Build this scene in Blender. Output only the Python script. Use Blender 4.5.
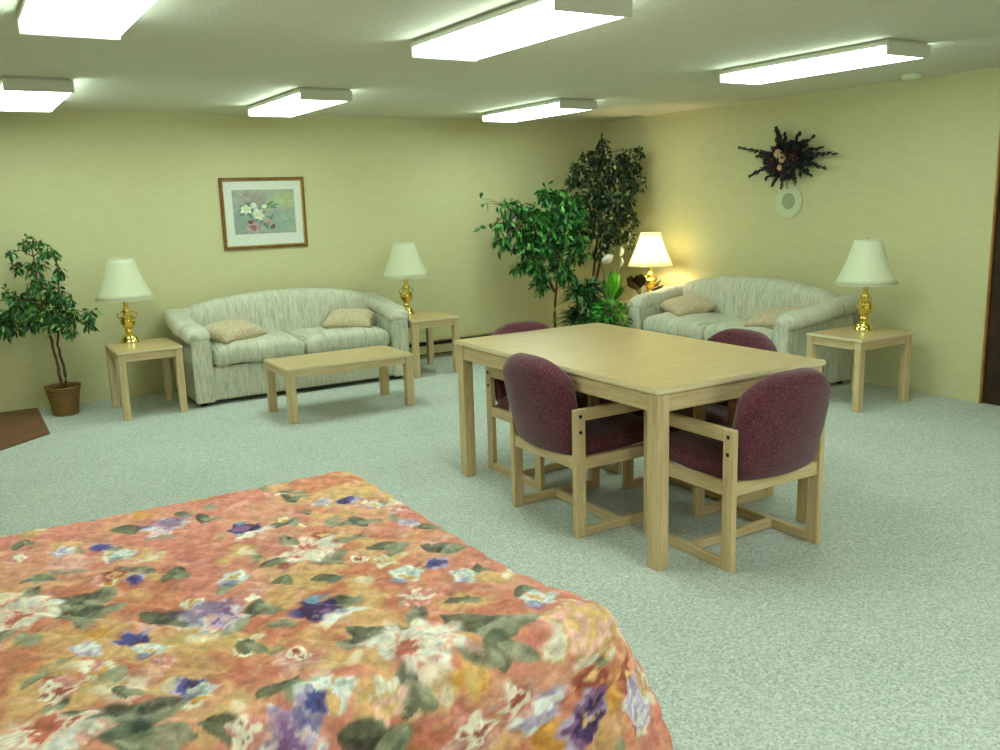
import bpy, bmesh, math, random
import numpy as np
from mathutils import Vector, Matrix, Euler

for o in list(bpy.data.objects):
    bpy.data.objects.remove(o)
scn = bpy.context.scene
COL = scn.collection
PI = math.pi

# ------------------------------------------------------------------ camera
CAM = Vector((0.0, 0.0, 1.4705))
R_ = Vector((0.85072567, -0.52479866, -0.02919239))
U_ = Vector((0.12666599, 0.15079557, 0.98041645))
F_ = Vector((0.51011916, 0.83776313, -0.19475981))
cam_d = bpy.data.cameras.new('camera')
cam = bpy.data.objects.new('camera', cam_d)
COL.objects.link(cam)
m = Matrix((R_, U_, -F_)).transposed().to_4x4()
m.translation = CAM
cam.matrix_world = m
cam_d.sensor_width = 36.0
cam_d.lens = 36.0 * 892.5 / 1000.0
cam_d.clip_start = 0.05
scn.camera = cam

# ------------------------------------------------------------------ world and exposure
scn.view_settings.view_transform = 'Standard'
scn.view_settings.look = 'None'
scn.view_settings.gamma = 1.0
scn.view_settings.use_curve_mapping = False
scn.view_settings.exposure = 0.0
w = bpy.data.worlds.new('world'); scn.world = w
w.use_nodes = True
w.node_tree.nodes['Background'].inputs[0].default_value = (0.02, 0.02, 0.018, 1)
w.node_tree.nodes['Background'].inputs[1].default_value = 1.0
TUBE = (0.77, 1.0, 0.90)          # slightly green fluorescent tubes
TUBE_POWER = 13.7
BULB = (1.0, 0.76, 0.46)
BULB_POWER = 15.0
FILL = (1.0, 1.0, 0.98)           # neutral fill light added behind the camera to brighten near surfaces
FILL_POWER = 26.0
wl = bpy.data.lights.new('added_fill_light', 'AREA'); wl.shape = 'RECTANGLE'; wl.size = 2.2; wl.size_y = 1.05
wl.energy = FILL_POWER; wl.color = FILL
wo = bpy.data.objects.new('added_fill_light', wl); COL.objects.link(wo)
wo.location = (2.3, -1.585, 1.45); wo.rotation_euler = (math.radians(90), 0, 0)  # added area light, set in a made-up window opening

# ------------------------------------------------------------------ room size
H = 2.195
YB, XR, XL, YF = 7.488, 5.867, -1.15, -1.6

# ================================================================== materials
def srgb(r, g, b):
    f = lambda c: (c / 255 / 12.92) if c / 255 <= 0.04045 else ((c / 255 + 0.055) / 1.055) ** 2.4
    return (f(r), f(g), f(b), 1)

class NT:
    def __init__(s, name):
        s.m = bpy.data.materials.new(name); s.m.use_nodes = True
        s.t = s.m.node_tree; s.b = s.t.nodes['Principled BSDF']
    def n(s, typ, **kw):
        x = s.t.nodes.new(typ)
        for k, v in kw.items(): setattr(x, k, v)
        return x
    def l(s, a, b): s.t.links.new(a, b)
    def coord(s, scale=(1, 1, 1), kind='Object', rot=(0, 0, 0)):
        tc = s.n('ShaderNodeTexCoord'); mp = s.n('ShaderNodeMapping')
        mp.inputs['Scale'].default_value = scale; mp.inputs['Rotation'].default_value = rot
        s.l(tc.outputs[kind], mp.inputs[0]); return mp.outputs[0]
    def noise(s, vec, scale, detail=3, rough=0.5, dist=0.0):
        x = s.n('ShaderNodeTexNoise')
        x.inputs['Scale'].default_value = scale; x.inputs['Detail'].default_value = detail
        x.inputs['Roughness'].default_value = rough; x.inputs['Distortion'].default_value = dist
        if vec is not None: s.l(vec, x.inputs['Vector'])
        return x.outputs['Fac']
    def ramp(s, fac, stops):
        x = s.n('ShaderNodeValToRGB'); e = x.color_ramp.elements
        while len(e) < len(stops): e.new(0.5)
        for i, (p, c) in enumerate(stops):
            e[i].position = p; e[i].color = c
        s.l(fac, x.inputs[0]); return x.outputs[0]
    def mix(s, fac, a, b, mode='MIX'):
        x = s.n('ShaderNodeMix', data_type='RGBA', blend_type=mode)
        if isinstance(fac, (int, float)): x.inputs[0].default_value = fac
        else: s.l(fac, x.inputs[0])
        for i, v in ((6, a), (7, b)):
            if isinstance(v, tuple): x.inputs[i].default_value = v
            else: s.l(v, x.inputs[i])
        return x.outputs[2]
    def bump(s, h, strength=0.3, dist=0.01):
        x = s.n('ShaderNodeBump'); x.inputs['Strength'].default_value = strength
        x.inputs['Distance'].default_value = dist
        s.l(h, x.inputs['Height']); s.l(x.outputs[0], s.b.inputs['Normal'])
    def color(s, c):
        if isinstance(c, tuple): s.b.inputs['Base Color'].default_value = c
        else: s.l(c, s.b.inputs['Base Color'])
    def fin(s, rough=0.6, metal=0.0, spec=0.5):
        s.b.inputs['Roughness'].default_value = rough
        s.b.inputs['Metallic'].default_value = metal
        s.b.inputs['Specular IOR Level'].default_value = spec
        return s.m

M = {}
def build_materials():
    # wallpaper: cream with soft broken horizontal veining
    t = NT('wallpaper'); c = t.coord((1, 1, 3.2))
    n1 = t.noise(c, 9, 6, .65, .6); n2 = t.noise(c, 70, 2, .5)
    col = t.ramp(n1, [(0.3, srgb(202, 197, 150)), (0.62, srgb(209, 203, 156))])
    t.color(t.mix(0.12, col, t.ramp(n2, [(0.35, srgb(188, 182, 134)), (0.65, srgb(222, 216, 172))])))
    t.bump(n2, .12, .003); M['wall'] = t.fin(.62, spec=.3)
    # textured ceiling
    t = NT('textured_ceiling'); c = t.coord()
    n1 = t.noise(c, 75, 4, .7); n2 = t.noise(c, 1.2, 3)
    t.color(t.mix(.5, t.ramp(n1, [(0.3, srgb(204, 202, 182)), (0.65, srgb(236, 234, 216))]),
                  t.ramp(n2, [(0.3, srgb(220, 217, 196)), (0.7, srgb(228, 225, 205))])))
    t.bump(n1, .9, .012); M['ceiling'] = t.fin(.9, spec=.1)
    # carpet
    t = NT('carpet'); c = t.coord()
    n1 = t.noise(c, 90, 4, .85); n2 = t.noise(c, 1.6, 4, .6); n3 = t.noise(c, 300, 2, .7)
    vo = t.n('ShaderNodeTexVoronoi'); vo.inputs['Scale'].default_value = 135; t.l(c, vo.inputs['Vector'])
    sp = t.n('ShaderNodeSeparateColor'); t.l(vo.outputs['Color'], sp.inputs[0])
    tuft = t.ramp(sp.outputs[0], [(0.0, srgb(96, 108, 104)), (0.35, srgb(168, 176, 166)), (.7, srgb(206, 208, 200)), (1.0, srgb(244, 246, 238))])
    hue = t.ramp(sp.outputs[1], [(0.0, srgb(160, 200, 172)), (0.5, srgb(196, 198, 190)), (1.0, srgb(216, 182, 184))])
    a = t.ramp(n1, [(0.38, srgb(92, 102, 98)), (0.5, srgb(190, 194, 186)), (0.6, srgb(240, 242, 234))])
    a = t.mix(.16, a, t.ramp(t.noise(t.coord((1, 1, 1), rot=(0, 0, .7)), 120, 3, .8), [(0.40, srgb(150, 186, 160)), (0.5, srgb(190, 192, 182)), (0.6, srgb(206, 176, 172))]))
    a = t.mix(.62, a, t.mix(.3, tuft, hue))
    a = t.mix(.15, a, t.ramp(n3, [(0.3, srgb(130, 138, 130)), (0.7, srgb(226, 230, 220))]))
    a = t.mix(.16, a, t.ramp(n2, [(0.35, srgb(150, 164, 150)), (0.65, srgb(200, 210, 190))]))
    t.color(a); t.bump(n1, .15, .004); M['carpet'] = t.fin(.95, spec=.08)
    # light oak (grain along x, y, z)
    def oak(name, sc, dark, lite, rough=.38):
        t = NT(name); c = t.coord(sc)
        n1 = t.noise(c, 14, 5, .6, .8); n2 = t.noise(c, 60, 3, .6)
        a = t.ramp(n1, [(0.3, dark), (0.6, lite)])
        a = t.mix(.25, a, t.ramp(n2, [(0.35, dark), (0.6, lite)]))
        t.color(a); t.bump(n2, .06, .002); return t.fin(rough, spec=.4)
    d, l = srgb(184, 156, 112), srgb(216, 190, 146)
    M['oak_x'] = oak('pale_oak_grain_x', (.25, 3, 3), d, l)
    M['oak_y'] = oak('pale_oak_grain_y', (3, .25, 3), d, l)
    M['oak_z'] = oak('pale_oak_grain_z', (3, 3, .25), d, l)
    M['oak_edge'] = oak('pale_oak_edge', (1, 1, 1), srgb(222, 206, 168), srgb(230, 214, 178))
    M['oak_top'] = oak('oak_laminate_top', (.3, 2.4, 2.4), srgb(184, 154, 104), srgb(202, 174, 124), .3)
    # maroon tweed upholstery
    t = NT('maroon_tweed'); c = t.coord()
    n1 = t.noise(c, 190, 2, .8); n2 = t.noise(c, 20, 3)
    a = t.ramp(n1, [(0.33, srgb(58, 22, 34)), (0.5, srgb(90, 42, 54)), (0.68, srgb(134, 82, 90))])
    a = t.mix(.12, a, t.ramp(n2, [(.4, srgb(70, 28, 40)), (.6, srgb(110, 64, 62))]))
    t.color(a); t.bump(n1, .3, .004)
    t.b.inputs['Sheen Weight'].default_value = .25; t.b.inputs['Sheen Roughness'].default_value = .5
    M['maroon'] = t.fin(.92, spec=.1)
    # sofa: brushed streaks in sage, cream, grey blue and pink
    def streak(name, sc):
        t = NT(name); c = t.coord(sc)
        n1 = t.noise(c, .8, 4, .62, .6); n2 = t.noise(c, 1.7, 3, .6, .4)
        a = t.ramp(n1, [(0.28, srgb(132, 144, 134)), (0.40, srgb(178, 182, 160)), (0.47, srgb(214, 208, 184)),
                        (0.53, srgb(166, 178, 158)), (0.60, srgb(216, 196, 180)), (0.70, srgb(136, 148, 138))])
        b = t.ramp(n2, [(0.34, srgb(132, 144, 142)), (0.46, srgb(200, 200, 178)), (0.55, srgb(222, 216, 190)), (0.66, srgb(168, 160, 128))])
        t.color(t.mix(.45, a, b))
        n3 = t.noise(t.coord(), 240, 2); t.bump(n3, .12, .003)
        return t.fin(.88, spec=.12)
    M['sofa_x'] = streak('streaked_fabric_front', (34, 3.2, 3.2))
    M['sofa_y'] = streak('streaked_fabric_side', (3.2, 34, 3.2))
    # pillow
    t = NT('beige_pillow_cloth'); n1 = t.noise(t.coord(), 45, 4, .7)
    t.color(t.ramp(n1, [(0.3, srgb(176, 158, 128)), (0.7, srgb(214, 196, 164))])); t.bump(n1, .15, .004)
    M['pillow'] = t.fin(.9, spec=.1)
    t = NT('beige_pillow_piping'); n1 = t.noise(t.coord(), 80, 2)
    t.color(t.ramp(n1, [(0.3, srgb(164, 146, 118)), (0.7, srgb(190, 172, 142))])); M['piping'] = t.fin(.85)
    # brass
    t = NT('polished_brass'); n1 = t.noise(t.coord(), 8, 2)
    t.color(t.ramp(n1, [(0.3, srgb(234, 208, 104)), (0.7, srgb(244, 222, 136))])); M['brass'] = t.fin(.14, 1.0)
    t = NT('harp_metal'); t.color(srgb(200, 190, 150)); M['harp'] = t.fin(.3, 1.0)
    # lamp shade: thin pleated cloth
    t = NT('ivory_lamp_shade'); c = t.coord()
    n1 = t.noise(t.coord((1, 1, .1)), 90, 2)
    col = t.ramp(n1, [(0.3, srgb(242, 244, 220)), (0.7, srgb(250, 250, 230))])
    t.color(col)
    tr = t.n('ShaderNodeBsdfTranslucent'); t.l(col, tr.inputs[0])
    mx = t.n('ShaderNodeMixShader'); mx.inputs[0].default_value = .5
    t.fin(.8, spec=.1)
    t.l(t.b.outputs[0], mx.inputs[1]); t.l(tr.outputs[0], mx.inputs[2])
    t.l(mx.outputs[0], t.t.nodes['Material Output'].inputs[0]); M['shade'] = t.m
    # light fixture
    t = NT('fixture_metal'); t.color(srgb(208, 208, 192)); M['fixture'] = t.fin(.5)
    t = NT('fluorescent_diffuser'); t.color(srgb(240, 245, 235)); n1 = t.noise(t.coord(), 5, 1)
    t.l(t.ramp(n1, [(0, TUBE + (1,)), (1, TUBE + (1,))]), t.b.inputs['Emission Color'])
    t.b.inputs['Emission Strength'].default_value = TUBE_POWER; M['diffuser'] = t.fin(.5)
    t = NT('lit_bulb'); t.color(srgb(255, 240, 210))
    t.b.inputs['Emission Color'].default_value = BULB + (1,)
    t.b.inputs['Emission Strength'].default_value = 60; M['lit_bulb'] = t.fin(.4)
    t = NT('white_bulb'); t.color(srgb(236, 234, 224)); M['bulb'] = t.fin(.2)
    # leaves: per-leaf tint attribute
    def leaf(name, stops, rough=.42):
        t = NT(name); a = t.n('ShaderNodeAttribute', attribute_name='tint')
        n = t.noise(t.coord(), 60, 2)
        md = t.n('ShaderNodeMath', operation='MULTIPLY_ADD'); md.inputs[1].default_value = .25
        t.l(n, md.inputs[0]); t.l(a.outputs['Fac'], md.inputs[2])
        sb = t.n('ShaderNodeMath', operation='SUBTRACT'); sb.inputs[1].default_value = .125
        t.l(md.outputs[0], sb.inputs[0])
        t.color(t.ramp(sb.outputs[0], stops)); return t.fin(rough, spec=.4)
    M['leaf_ficus'] = leaf('ficus_leaf', [(0.1, srgb(26, 58, 26)), (.5, srgb(48, 104, 44)), (.85, srgb(88, 146, 66)), (1, srgb(140, 170, 90))])
    M['leaf_bright'] = leaf('bright_ficus_leaf', [(0.1, srgb(14, 50, 18)), (.5, srgb(34, 98, 30)), (.85, srgb(70, 142, 50)), (1, srgb(116, 172, 84))])
    M['leaf_dark'] = leaf('variegated_leaf', [(0.1, srgb(22, 42, 24)), (.6, srgb(40, 66, 34)), (.8, srgb(84, 104, 54)), (.95, srgb(186, 184, 128))])
    M['leaf_palm'] = leaf('palm_leaf', [(0.1, srgb(20, 56, 32)), (.6, srgb(44, 96, 52)), (1, srgb(104, 140, 84))])
    M['leaf_lily'] = leaf('lily_leaf', [(0.1, srgb(26, 96, 28)), (.6, srgb(52, 150, 40)), (1, srgb(120, 196, 70))], .3)
    M['leaf_brown'] = leaf('dark_bronze_leaf', [(0.1, srgb(36, 28, 18)), (.6, srgb(58, 52, 28)), (1, srgb(120, 112, 60))], .35)
    M['leaf_swag'] = leaf('dried_dark_leaf', [(0.1, srgb(24, 34, 34)), (.6, srgb(40, 54, 48)), (.9, srgb(62, 64, 60)), (1, srgb(80, 50, 60))], .7)
    def plain(name, a, b, sc=30, rough=.7, metal=0.0, bump=.1):
        t = NT(name); n1 = t.noise(t.coord(), sc, 3, .6)
        t.color(t.ramp(n1, [(0.35, a), (0.65, b)])); t.bump(n1, bump, .004); return t.fin(rough, metal, .3)
    M['bark'] = plain('bark', srgb(70, 50, 34), srgb(116, 90, 60), 50, .9, bump=.5)
    M['wicker'] = None
    t = NT('wicker'); c = t.coord()
    wv = t.n('ShaderNodeTexWave', wave_type='BANDS', bands_direction='Z'); wv.inputs['Scale'].default_value = 22
    wv.inputs['Distortion'].default_value = 3; t.l(c, wv.inputs[0])
    t.color(t.ramp(wv.outputs['Fac'], [(0.2, srgb(92, 62, 26)), (.8, srgb(164, 122, 58))])); t.bump(wv.outputs['Fac'], .7, .008)
    M['wicker'] = t.fin(.7)
    M['soil'] = plain('moss_and_soil', srgb(36, 30, 20), srgb(62, 56, 34), 60, .95, bump=.6)
    M['terracotta'] = plain('terracotta', srgb(110, 66, 46), srgb(134, 84, 58), 20, .8)
    M['white_petal'] = plain('white_petal', srgb(220, 222, 206), srgb(240, 240, 226), 20, .6)
    M['cream_petal'] = plain('cream_petal', srgb(196, 168, 120), srgb(226, 200, 156), 60, .7)
    M['wine_petal'] = plain('wine_petal', srgb(56, 20, 36), srgb(86, 32, 50), 60, .7)
    M['stem'] = plain('green_stem', srgb(60, 86, 40), srgb(86, 116, 58), 40, .6)
    M['frame'] = plain('walnut_and_gold_frame', srgb(104, 66, 34), srgb(146, 100, 54), 40, .35)
    M['frame_gold'] = plain('gilt_slip', srgb(176, 150, 80), srgb(202, 176, 104), 30, .35, .6)
    M['mat'] = plain('white_mat_board', srgb(216, 218, 206), srgb(224, 226, 214), 60, .8, bump=.02)
    M['dark_slot'] = plain('dark_slot', srgb(30, 28, 24), srgb(44, 40, 34), 20, .8)
    M['heater'] = plain('beige_enamel', srgb(176, 164, 116), srgb(184, 172, 124), 10, .45, bump=.02)
    M['black_plug'] = plain('black_plug', srgb(20, 18, 16), srgb(30, 27, 24), 20, .5)
    M['door'] = plain('dark_stained_door', srgb(44, 30, 20), srgb(62, 42, 28), 9, .5)
    M['trim'] = plain('orange_stained_trim', srgb(150, 98, 44), srgb(176, 120, 60), 16, .5)
    M['white_plastic'] = plain('white_plastic', srgb(206, 214, 180), srgb(212, 220, 188), 10, .5, bump=.02)
    M['ribbon'] = plain('dark_ribbon', srgb(54, 66, 50), srgb(80, 92, 70), 30, .6)
    M['mattress'] = plain('mattress_ticking', srgb(206, 202, 190), srgb(222, 218, 206), 30, .9)
    t = NT('brown_floor_mat'); c = t.coord(); n1 = t.noise(c, 55, 3, .7); n2 = t.noise(c, 6, 3)
    t.color(t.mix(.4, t.ramp(n1, [(0.3, srgb(86, 56, 34)), (.7, srgb(140, 100, 62))]), t.ramp(n2, [(0.3, srgb(104, 66, 42)), (.7, srgb(134, 88, 58))])))
    t.bump(n1, .4, .006); M['mat_brown'] = t.fin(.95)
    # doily
    t = NT('lace_doily'); c = t.coord()
    wv = t.n('ShaderNodeTexWave', wave_type='RINGS', rings_direction='X'); wv.inputs['Scale'].default_value = 16
    t.l(c, wv.inputs[0]); n1 = t.noise(c, 120, 2)
    t.color(t.mix(t.ramp(wv.outputs['Fac'], [(0.3, (0, 0, 0, 1)), (0.6, (1, 1, 1, 1))]), srgb(196, 202, 160), srgb(218, 224, 188)))
    t.bump(n1, .5, .004); M['doily'] = t.fin(.85)
    t = NT('doily_centre'); c = t.coord()
    wv = t.n('ShaderNodeTexWave', wave_type='RINGS', rings_direction='X'); wv.inputs['Scale'].default_value = 26
    t.l(c, wv.inputs[0])
    t.color(t.ramp(wv.outputs['Fac'], [(0.3, srgb(120, 128, 92)), (0.7, srgb(196, 202, 160))])); M['doily_in'] = t.fin(.85)
    # painted cloth (bedspread and art print): pattern stored per vertex, weave and print grain on top
    t = NT('floral_quilted_cotton'); a = t.n('ShaderNodeAttribute', attribute_name='pattern')
    n1 = t.noise(t.coord(), 130, 3, .7); n2 = t.noise(t.coord(), 28, 4, .7)
    c1 = t.mix(.16, a.outputs['Color'], t.ramp(n1, [(0.3, (0.1, .08, .06, 1)), (0.7, (.95, .9, .82, 1))]), 'OVERLAY')
    c1 = t.mix(.2, c1, t.ramp(n2, [(0.35, (0.15, .1, .1, 1)), (0.65, (.85, .85, .8, 1))]), 'OVERLAY')
    t.color(c1); t.bump(n1, .12, .004); M['floral'] = t.fin(.8, spec=.2)
    t = NT('art_print'); a = t.n('ShaderNodeAttribute', attribute_name='pattern')
    n1 = t.noise(t.coord(), 160, 2)
    t.color(t.mix(.1, a.outputs['Color'], t.ramp(n1, [(0.3, (.2, .2, .2, 1)), (.7, (.8, .8, .8, 1))]), 'OVERLAY'))
    M['print'] = t.fin(.5)
build_materials()

# ================================================================== mesh helpers
class MB:
    def __init__(s): s.v = []; s.f = []; s.sm = []
    def add(s, vs, fs, smooth=False, mat=None):
        o = len(s.v)
        for p in vs:
            p = Vector(p)
            if mat is not None: p = mat @ p
            s.v.append(p)
        for f in fs: s.f.append([i + o for i in f]); s.sm.append(smooth)
        return s
    def bm(s, b, smooth=False, mat=None):
        b.verts.index_update()
        s.add([v.co.copy() for v in b.verts], [[v.index for v in f.verts] for f in b.faces], smooth, mat); b.free(); return s
    def box(s, x0, x1, y0, y1, z0, z1, bev=0.003, seg=1, mat=None, smooth=False):
        b = bmesh.new(); bmesh.ops.create_cube(b, size=1)
        for v in b.verts:
            v.co = Vector(((x0 + x1) / 2 + v.co.x * (x1 - x0), (y0 + y1) / 2 + v.co.y * (y1 - y0), (z0 + z1) / 2 + v.co.z * (z1 - z0)))
        if bev: bmesh.ops.bevel(b, geom=list(b.edges), offset=min(bev, (x1 - x0) * .45, (y1 - y0) * .45, (z1 - z0) * .45), segments=seg, affect='EDGES')
        return s.bm(b, smooth, mat)
    def rbox(s, size, r, n=10, fn=None, mat=None):
        """rounded, finely divided box centred on the origin; fn deforms each point"""
        hx, hy, hz = [q / 2 for q in size]
        b = bmesh.new(); bmesh.ops.create_cube(b, size=2)
        bmesh.ops.subdivide_edges(b, edges=list(b.edges), cuts=n, use_grid_fill=True)
        for v in b.verts:
            p = v.co
            q = []
            for c, h in zip(p, (hx, hy, hz)):
                # denser rows near the rounded edges
                a = abs(c); a = a ** .7 if a < 1 else 1
                q.append(math.copysign(a * h, c))
            q = Vector(q)
            core = Vector((max(-(hx - r), min(hx - r, q.x)), max(-(hy - r), min(hy - r, q.y)), max(-(hz - r), min(hz - r, q.z))))
            d = q - core
            if d.length > 1e-9: q = core + d.normalized() * r
            v.co = fn(q) if fn else q
        return s.bm(b, True, mat)
    def lathe(s, prof, n=24, mat=None, cap=True, centre=(0, 0, 0)):
        vs = []; fs = []
        for (r, z) in prof:
            for i in range(n):
                a = 2 * PI * i / n
                vs.append((centre[0] + r * math.cos(a), centre[1] + r * math.sin(a), centre[2] + z))
        for k in range(len(prof) - 1):
            for i in range(n):
                j = (i + 1) % n
                fs.append([k * n + i, k * n + j, (k + 1) * n + j, (k + 1) * n + i])
        if cap:
            fs.append(list(range(n))[::-1]); fs.append([(len(prof) - 1) * n + i for i in range(n)])
        return s.add(vs, fs, True, mat)
    def tube(s, pts, rad, n=8, mat=None):
        pts = [Vector(p) for p in pts]
        if not isinstance(rad, (list, tuple)): rad = [rad] * len(pts)
        vs = []; fs = []; up = Vector((0, 0, 1))
        for i, p in enumerate(pts):
            d = (pts[min(i + 1, len(pts) - 1)] - pts[max(i - 1, 0)]).normalized()
            a = d.cross(up)
            if a.length < .05: a = d.cross(Vector((1, 0, 0)))
            a.normalize(); b = d.cross(a)
            for k in range(n):
                t = 2 * PI * k / n
                vs.append(p + (a * math.cos(t) + b * math.sin(t)) * rad[i])
        for i in range(len(pts) - 1):
            for k in range(n):
                j = (k + 1) % n
                fs.append([i * n + k, i * n + j, (i + 1) * n + j, (i + 1) * n + k])
        fs.append(list(range(n))[::-1]); fs.append([(len(pts) - 1) * n + k for k in range(n)])
        return s.add(vs, fs, True, mat)
    def build(s, name, mat, parent=None):
        me = bpy.data.meshes.new(name); me.from_pydata([tuple(v) for v in s.v], [], s.f); me.update()
        me.polygons.foreach_set('use_smooth', s.sm)
        b = bmesh.new(); b.from_mesh(me); bmesh.ops.recalc_face_normals(b, faces=b.faces); b.to_mesh(me); b.free()
        me.materials.append(mat)
        o = bpy.data.objects.new(name, me); COL.objects.link(o)
        if parent: o.parent = parent
        return o

def tag(o, label=None, cat=None, group=None, kind=None):
    if label: o['label'] = label
    if cat: o['category'] = cat
    if group: o['group'] = group
    if kind: o['kind'] = kind
    return o
def empty(name, loc, label, cat, group=None, rz=0):
    o = bpy.data.objects.new(name, None); COL.objects.link(o)
    o.location = loc; o.rotation_euler = (0, 0, rz); o.empty_display_size = .1
    return tag(o, label, cat, group)
def dup(root, loc, rz, label):
    """a copy of a thing with copies of its parts and sub-parts"""
    r = root.copy(); COL.objects.link(r); r.location = loc; r.rotation_euler = (0, 0, rz); r['label'] = label
    def rec(src, dst):
        for ch in list(src.children):
            c = ch.copy(); COL.objects.link(c); c.parent = dst
            rec(ch, c)
    rec(root, r); return r

def bbox_struct(name, mat, *a, bev=0):
    return tag(MB().box(*a, bev=bev).build(name, mat), kind='structure')

# ================================================================== the room
bbox_struct('floor', M['carpet'], XL - .1, XR + .1, YF - .1, YB + .1, -.1, 0)
bbox_struct('ceiling', M['ceiling'], XL - .1, XR + .1, YF - .1, YB + .1, H, H + .1)
bbox_struct('wall_back', M['wall'], XL - .1, XR + .1, YB, YB + .1, 0, H)
bbox_struct('wall_left', M['wall'], XL - .1, XL, YF, YB, 0, H)
wf = MB(); WX0, WX1, WZ0, WZ1 = 1.2, 3.4, .92, 1.98
wf.box(XL - .1, WX0, YF - .1, YF, 0, H, bev=0); wf.box(WX1, XR + .1, YF - .1, YF, 0, H, bev=0)
wf.box(WX0, WX1, YF - .1, YF, 0, WZ0, bev=0); wf.box(WX0, WX1, YF - .1, YF, WZ1, H, bev=0)
tag(wf.build('wall_front', M['wall']), kind='structure')
wn = MB()
for a in ((WX0, WX1, WZ0, WZ0 + .05), (WX0, WX1, WZ1 - .05, WZ1), (WX0, WX0 + .05, WZ0, WZ1), (WX1 - .05, WX1, WZ0, WZ1), (2.28, 2.32, WZ0, WZ1)):
    wn.box(a[0], a[1], YF - .08, YF - .03, a[2], a[3], bev=.003)
tag(wn.build('added_window_1', M['white_plastic']), kind='structure')  # unseen window, added to house the fill light
DY1, DY0, DH = 3.36, 2.42, 2.03            # door opening in the right-hand wall
wr = MB()
wr.box(XR, XR + .1, DY1, YB, 0, H, bev=0); wr.box(XR, XR + .1, YF, DY0, 0, H, bev=0); wr.box(XR, XR + .1, DY0, DY1, DH, H, bev=0)
tag(wr.build('wall_right', M['wall']), kind='structure')
tr = MB()
tr.box(XR - .008, XR + .012, DY1 - .014, DY1, 0, DH, bev=.002); tr.box(XR - .008, XR + .012, DY0, DY0 + .022, 0, DH, bev=.002)
tr.box(XR - .008, XR + .012, DY0, DY1, DH - .022, DH, bev=.002)
tag(tr.build('trim_1', M['trim']), kind='structure')
dr = MB(); dr.box(XR + .014, XR + .054, DY0 + .022, DY1 - .014, .004, DH - .024, bev=.002)
door = tag(dr.build('door_1', M['door']), kind='structure')
kn = MB(); kn.lathe([(.012, 0), (.012, .03), (.028, .04), (.03, .055), (.02, .068)], 16,
    Matrix.Translation((XR + .014, DY0 + .1, 1.0)) @ Matrix.Rotation(-PI / 2, 4, 'Y')); kn.build('door_handle', M['brass'], door)

# ================================================================== ceiling lights
def fixture(loc, label):
    W, L, D = .345, 1.16, .075
    t = empty('ceiling_light', loc, label, 'ceiling light', 'fluorescent ceiling lights')
    # loc: near left corner at the bottom plane; ends are solid caps, lens wraps the underside and sides
    p = MB(); p.box(.012, W - .012, .01, L - .01, D - .012, D, bev=.003); p.box(-.003, W + .003, .01, L - .01, D * .55, D - .012, bev=.003); p.build('housing', M['fixture'], t)
    for y in (0, L - .014):
        e = MB(); e.box(-.004, W + .004, y, y + .014, -.004, D - .012, bev=.003); e.build('end_cap', M['fixture'], t)
    b = bmesh.new(); y0, y1 = .015, L - .015; z1 = D * .55; c = .016
    prof = [(.0, z1), (.0, c), (.004, .005), (c, 0), (W - c, 0), (W - .004, .005), (W, c), (W, z1)]
    vs = [(x, y, z) for y in (y0, y1) for (x, z) in prof]
    n = len(prof); fs = [[i, i + 1, n + i + 1, n + i] for i in range(n - 1)] + [[0, n, 2 * n - 1, n - 1]] + [list(range(n)), list(range(n, 2 * n))[::-1]]
    b.free()
    MB().add(vs, fs).build('diffuser', M['diffuser'], t)
    return t
ZB = H - .075
for (x, y, lab) in ((2.035, 5.66, 'short-looking fluorescent ceiling light above the framed picture and the left sofa'),
                    (4.075, 5.70, 'fluorescent ceiling light furthest from the camera, in front of the corner plants'),
                    (1.945, 2.735, 'big fluorescent ceiling light at the top centre with its near end cap showing'),
                    (4.13, 2.96, 'long fluorescent ceiling light nearest the right wall, beside the smoke detector'),
                    (.335, 2.74, 'big fluorescent ceiling light cut off by the top left of the view'),
                    (.375, 5.67, 'fluorescent ceiling light at the far left above the small potted tree'),
                    (.335, -.1, 'added unseen fluorescent ceiling light overhead behind the left camera side'),  # unseen row of three, added to brighten the near half
                    (1.945, -.1, 'added unseen fluorescent ceiling light overhead behind the middle of the view'),
                    (4.13, .05, 'added unseen fluorescent ceiling light overhead behind the right of the view')):
    fixture((x, y, ZB), lab)

t = empty('smoke_detector', (5.62, 3.84, H - .034), 'small round smoke detector on the ceiling near the right wall', 'smoke detector')
MB().lathe([(.045, 0), (.06, .006), (.066, .016), (.068, .03), (.068, .034)], 28).build('cover', M['white_plastic'], t)
MB().lathe([(.02, -.003), (.024, 0), (.024, .004)], 16).build('test_button', M['fixture'], t)

# ================================================================== wooden tables
def wood_table(name, W, L, Ht, label, cat, loc, leg=.05, apron=.055, top=.02, over=.006, group=None, topmat='oak_top'):
    t = empty(name, loc, label, cat, group)
    tt = MB().box(0, W, 0, L, Ht - top, Ht, bev=.006, seg=2).build('tabletop', M[topmat], t)
    tt.data.materials.append(M['oak_edge'])
    for pg in tt.data.polygons: pg.material_index = 0 if abs(pg.normal.z) > .95 else 1
    for ix in (0, 1):
        for iy in (0, 1):
            x = over if ix == 0 else W - over - leg; y = over if iy == 0 else L - over - leg
            MB().box(x, x + leg, y, y + leg, 0, Ht - top, bev=.003).build('leg', M['oak_z'], t)
    a = over + .008; th = .02
    z0 = Ht - top - apron
    for y in (a, L - a - th): MB().box(over + leg, W - over - leg, y, y + th, z0, Ht - top, bev=.002).build('apron', M['oak_x'], t)
    for x in (a, W - a - th): MB().box(x, x + th, over + leg, L - over - leg, z0, Ht - top, bev=.002).build('apron', M['oak_y'], t)
    return t
wood_table('dining_table', .966, 1.609, .74, 'large rectangular pale oak dining table in the middle of the room', 'dining table', (2.2204, 2.5059, 0), leg=.062, apron=.075, top=.024, over=.012)
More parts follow.
